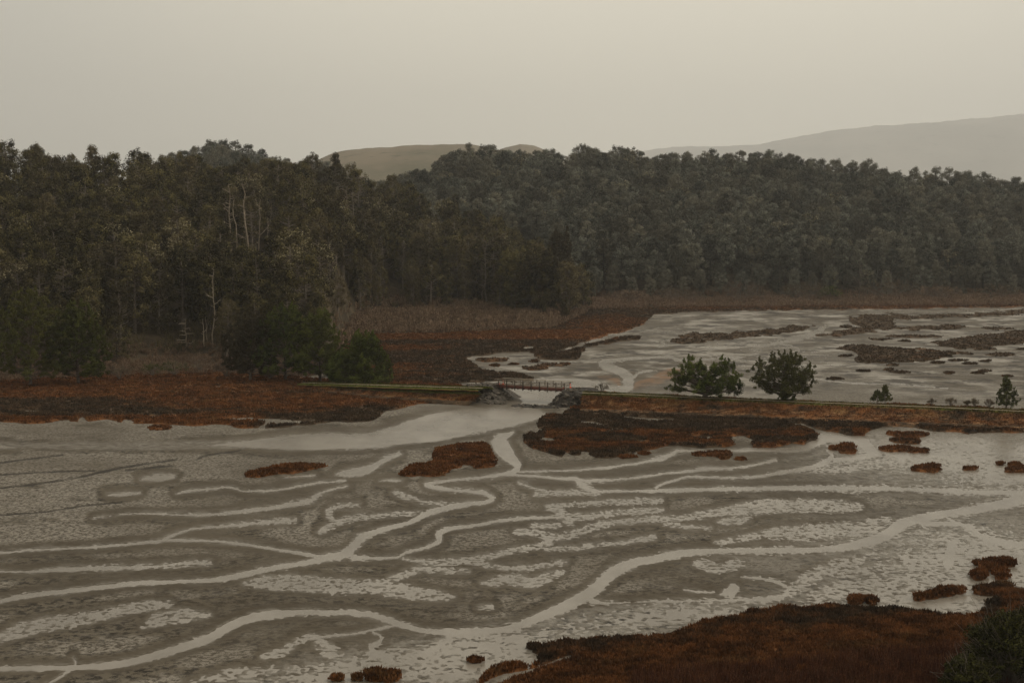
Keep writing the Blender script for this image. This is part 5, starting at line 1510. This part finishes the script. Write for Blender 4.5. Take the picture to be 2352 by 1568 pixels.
# ------------------------------------------------------------------ footbridge
A = np.array(at3(1148.7, 890.5, 2.3)); B = np.array(at3(1299.6, 899.3, 2.3))
A = A - (B - A) * .035; 
bl = float(np.linalg.norm(B - A)); rz = math.atan2(B[1] - A[1], B[0] - A[0])
br_ = empty('footbridge', tuple(A), rz)
tag(br_, 'timber footbridge with weathered railings over the tidal channel', 'bridge')
BW = 2.3
MB().box((bl / 2, BW / 2, .63), (bl, BW - .22, .10)).build('deck', M_RAIL, br_)
for y0 in (0.0, BW):
    MB().box((bl / 2, y0, .33), (bl, .18, .62)).build('beam', M_RED, br_)
jb = MB()
for i in range(12):
    jb.box((.8 + i * (bl - 1.6) / 11, BW / 2, .0), (.14, BW + .5, .18))
jb.build('joists', M_POST, br_)
NP = 8
for side, y0 in ((0, -.16), (1, BW + .16)):
    for i in range(NP + 1):
        x = .25 + i * (bl - .5) / NP
        MB().box((x, y0, .72), (.17, .15, 1.95)).build('post', M_POST, br_)
    MB().box((bl / 2 - (.25 if side == 0 else -.25), y0 + (.02 if side == 0 else -.02), 1.74), (bl + .7, .34, .11)).build('top_rail', M_RAIL, br_)
    for k, zz in enumerate((.92, 1.18, 1.44)):
        MB().box((bl / 2, y0 + (.09 if side == 0 else -.09), zz), (bl, .05, .12)).build('rail', M_RAIL, br_)
pn = MB()
rg = np.random.default_rng(3)
for i in range(8):
    x = 5.0 + rg.random() * 2.9
    pn.box((x, .02, 1.0 + .07 * i), (1.0 + rg.random() * 1.3, .03, .06))
for i in range(4): pn.box((5.0 + i * .8, .0, 1.2), (.07, .04, .8))
pn.build('infill_panel', M_RAIL, br_)
pl = MB()
for i in range(14):
    x = .8 + i * (bl - 1.6) / 13 + rg.random() * .3
    pl.box((x, BW + .10, 1.05 + .1 * rg.random()), (.16 + .3 * rg.random(), .03, .16))
pl.build('far_blocks', M_POST, br_)
MB().bar((4.7, -.30, .72), (8.2, -.32, 1.42), .05, .12).build('brace', M_RAIL, br_)
MB().box((-.6, BW / 2, .42), (1.2, BW + .6, .5)).build('abutment', M_POST, br_)
MB().box((bl + .6, BW / 2, .42), (1.2, BW + .6, .5)).build('abutment', M_POST, br_)
for i in range(2): pass
ex = MB().box((-2.4, .1, .35), (3.6, .12, .6))
ex.build('wing_wall', M_POST, br_)

Rm = np.array(((math.cos(rz), -math.sin(rz)), (math.sin(rz), math.cos(rz))))


def bl2w(x, y, z=0.0):
    q = Rm @ np.array((x, y)); return (float(A[0] + q[0]), float(A[1] + q[1]), float(z))


# cones
def cone(loc, lab, s=1.0):
    root = empty('traffic_cone', loc, .3, s)
    MB().box((0, 0, .02), (.38, .38, .04)).build('base', M_CONE, root)
    b = MB(); b.tube([(0, 0, .04), (0, 0, .26)], [.15, .105], 14); b.build('body', M_CONE, root, True)
    b = MB(); b.tube([(0, 0, .262), (0, 0, .42)], [.105, .075], 14); b.build('reflective_band', M_WHITE, root, True)
    b = MB(); b.tube([(0, 0, .422), (0, 0, .70), (0, 0, .712)], [.075, .035, .001], 14); b.build('tip', M_CONE, root, True)
    tag(root, lab, 'traffic cone', 'orange cones at the bridge ends')


cone(bl2w(.05, .35, 3.0), 'small orange cone at the outer left end of the footbridge', 1.0)
cone(bl2w(1.0, .35, 3.0), 'taller orange cone just inside the left end of the footbridge', 1.15)
cone(bl2w(bl - .55, .30, 2.98), 'small orange cone at the near corner of the right bridge end', .95)
cone(bl2w(bl + .35, 1.3, 2.97), 'larger orange cone at the far corner of the right bridge end', 1.15)
pw = empty('marker_post', bl2w(bl + .15, -.35, 1.7), rz)
MB().box((0, 0, .6), (.12, .12, 1.2)).build('post', M_WHITE, pw)
MB().box((0, 0, 1.22), (.16, .16, .05)).build('cap', M_WHITE, pw)
tag(pw, 'short white marker post under the right bridge end', 'post')

# riprap mounds and rocks
def mound(x, y):
    """height of the stone banks in the bridge's own frame"""
    l = 3.0 * (1 - sstep(-1.6, 4.6, x + .18 * np.abs(y))) * sstep(-8.8, -5.0, y) * (1 - sstep(4.5, 8, y)) * sstep(-9.5, -4.5, x - y * .0)
    r_ = 3.0 * sstep(bl - 3.2, bl + 1.0, x - .15 * np.abs(y)) * sstep(-7.5, -3.0, y) * (1 - sstep(4.5, 8, y)) * (1 - sstep(bl + 4, bl + 8, x))
    bar = .45 * np.exp(-((y + 7.5 + (x - 8) * .1) / 2.2) ** 2) * sstep(-2, 3, x) * (1 - sstep(bl - 1, bl + 6, x)) * (1 - np.exp(-((x - 6.4) / 1.1) ** 2))
    return np.maximum(np.maximum(l, r_), bar) - .22


def mnd(x0, x1, y0, y1, lab):
    gx, gy = np.meshgrid(np.arange(x0, x1, .25), np.arange(y0, y1, .25))
    z = mound(gx, gy) + .3 * fbm(gx, gy, 1.3, 8)
    W = (Rm @ np.stack([gx.ravel(), gy.ravel()])).T + A[:2]
    V = np.column_stack([W, z.ravel()]); n0, n1 = gx.shape; idx = np.arange(n0 * n1).reshape(n0, n1)
    f = np.stack([idx[:-1, :-1], idx[:-1, 1:], idx[1:, 1:], idx[1:, :-1]], -1).reshape(-1, 4)
    o = link('embankment', mesh_np('embankment', V, f, M_ROCK, True)); tag(o, kind='structure', label=lab)


mnd(-11, 6.8, -12, 9, 'stony bank under the left bridge end')
mnd(6.9, bl + 9, -12, 9, 'stony bank under the right bridge end')

ROCKS = []
for i in range(6):
    import bmesh
    bm = bmesh.new(); bmesh.ops.create_icosphere(bm, subdivisions=2, radius=.5)
    r = np.random.default_rng(900 + i); ax = r.normal(size=(7, 3)); ax /= np.linalg.norm(ax, axis=1)[:, None]; cut = .30 + .14 * r.random(7)
    for v in bm.verts:
        p = np.array(v.co)
        for a_, c_ in zip(ax, cut):
            d_ = p @ a_
            if d_ > c_: p = p - a_ * (d_ - c_)
        v.co = p * np.array((1.15, .9, .72))
    me = bpy.data.meshes.new('rock'); bm.to_mesh(me); bm.free(); me.materials.append(M_ROCK); ROCKS.append(me)
rr = np.random.default_rng(17)
cnt = {'l': 0, 'r': 0, 'b': 0}
RL = {'l': 'dark riprap boulder heaped at the left end of the footbridge', 'r': 'dark riprap boulder heaped at the right end of the footbridge', 'b': 'low dark boulder in the stone bar below the footbridge'}
RG = {'l': 'riprap boulders at the left bridge end', 'r': 'riprap boulders at the right bridge end', 'b': 'boulders of the bar below the bridge'}
while sum(cnt.values()) < 285:
    x = rr.uniform(-8.5, bl + 6.5); y = rr.uniform(-9, .6)
    z = float(mound(np.array(x), np.array(y)))
    if z < .02: continue
    k = 'b' if z < .42 and 0 < x < bl else ('l' if x < 6.5 else 'r')
    if cnt[k] >= {'l': 150, 'r': 85, 'b': 50}[k]: continue
    cnt[k] += 1
    s = (.45 + .75 * rr.random() ** 1.5) * (1.0 if k != 'b' else .7)
    o = bpy.data.objects.new('riprap_boulder', ROCKS[int(rr.integers(6))]); COL.objects.link(o)
    o.location = bl2w(x, y, z + .08 * s); o.scale = (s, s * rr.uniform(.8, 1.2), s * rr.uniform(.8, 1.1))
    o.rotation_euler = (rr.normal() * .3, rr.normal() * .3, rr.random() * 6.28)
    tag(o, RL[k], 'rock', RG[k])

# ------------------------------------------------------------------ bench and sign boards at the wood's edge
p = at3(643, 853, 1.35)
b_ = empty('bench', p, .25)
MB().box((0, 0, .45), (1.5, .42, .07)).build('seat', M_BENCH, b_)
MB().box((0, .22, .72), (1.5, .06, .30)).build('backrest', M_BENCH, b_)
for sx in (-.6, .6):
    for sy in (-.15, .2):
        MB().box((sx, sy, .2), (.09, .09, .44)).build('leg', M_BENCH, b_)
for sx in (-.6, .6): MB().box((sx, .235, .62), (.07, .05, .4)).build('back_support', M_BENCH, b_)
tag(b_, 'dark wooden bench under the green pines facing the marsh', 'bench')
p = at3(455.6, 812, 1.6)
s_ = empty('sign_boards', p, 0)
m_ = mpp(p)
for sx in (-.36, .36):
    MB().box((sx, -.06, 1.1), (.62, .04, .9)).build('board', M_WHITE, s_)
    MB().box((sx, 0, .6), (.09, .08, 1.9)).build('post', M_POST, s_)
tag(s_, 'pair of small white blank sign boards by the broken stumps', 'sign')

# driftwood pieces on the mud edge near the bridge
# ------------------------------------------------------------------ light, sky, air
SUN_AZ = math.radians(80)
SUN_EL = math.radians(45)
sd = bpy.data.lights.new('sun', 'SUN'); so = bpy.data.objects.new('sun', sd); COL.objects.link(so)
sd.energy = 1.2; sd.angle = math.radians(20); sd.color = (1.0, .93, .82)
dirv = Vector((math.sin(SUN_AZ) * math.cos(SUN_EL), math.cos(SUN_AZ) * math.cos(SUN_EL), math.sin(SUN_EL)))
so.rotation_euler = (-dirv).to_track_quat('-Z', 'Y').to_euler()
so.location = (0, 0, 200)

w = bpy.data.worlds.new('World'); SC.world = w; w.use_nodes = True
nt = w.node_tree
for n_ in list(nt.nodes): nt.nodes.remove(n_)
n = N(nt)
out = nt.nodes.new('ShaderNodeOutputWorld'); bg = nt.nodes.new('ShaderNodeBackground'); nt.links.new(bg.outputs[0], out.inputs[0])
sky = nt.nodes.new('ShaderNodeTexSky'); sky.sky_type = 'NISHITA'; sky.sun_disc = False
sky.sun_elevation = SUN_EL; sky.sun_rotation = SUN_AZ
sky.dust_density = 5.0; sky.air_density = 1.0
tc = nt.nodes.new('ShaderNodeTexCoord').outputs['Generated']
vd = nt.nodes.new('ShaderNodeVectorMath'); vd.operation = 'DOT_PRODUCT'
nt.links.new(tc, vd.inputs[0]); bd = Vector((.10, 1.0, .36)).normalized(); vd.inputs[1].default_value = bd
g1 = n.ramp(vd.outputs['Value'], .86, 1.0)
cloud = n.noise(stretch(n, tc, 1, 1, 3), 1.6, 4, .5)
col = n.mix(g1, (6.1, 5.8, 4.95), (10.4, 9.6, 7.7))
col = n.mix(n.math('MULTIPLY', n.ramp(cloud, .3, .75), .10), col, (7.6, 7.3, 6.4))
hs = nt.nodes.new('ShaderNodeHueSaturation'); nt.links.new(sky.outputs[0], hs.inputs['Color']); hs.inputs['Saturation'].default_value = .3
colm = n.mix(.12, col, hs.outputs[0])
nt.links.new(colm, bg.inputs['Color']); bg.inputs['Strength'].default_value = .10

# air
hz = MB().box((0, 8800, 850), (26000, 19000, 1703.0))
hm = bpy.data.materials.new('air'); hm.use_nodes = True; nt = hm.node_tree
for n_ in list(nt.nodes): nt.nodes.remove(n_)
out = nt.nodes.new('ShaderNodeOutputMaterial'); pv = nt.nodes.new('ShaderNodeVolumePrincipled')
pv.inputs['Color'].default_value = (.985, .985, .98, 1); pv.inputs['Density'].default_value = .000085; pv.inputs['Anisotropy'].default_value = .35
nt.links.new(pv.outputs[0], out.inputs['Volume'])
ho = hz.build('haze', hm); tag(ho, kind='stuff', label='thin mist filling the valley')

SC.view_settings.view_transform = 'Standard'; SC.view_settings.look = 'None'
SC.view_settings.exposure = 0.0; SC.view_settings.gamma = 1.0
SC.cycles.volume_bounces = 2
SC.cycles.max_bounces = 6; SC.cycles.diffuse_bounces = 2; SC.cycles.glossy_bounces = 2
SC.cycles.transparent_max_bounces = 4
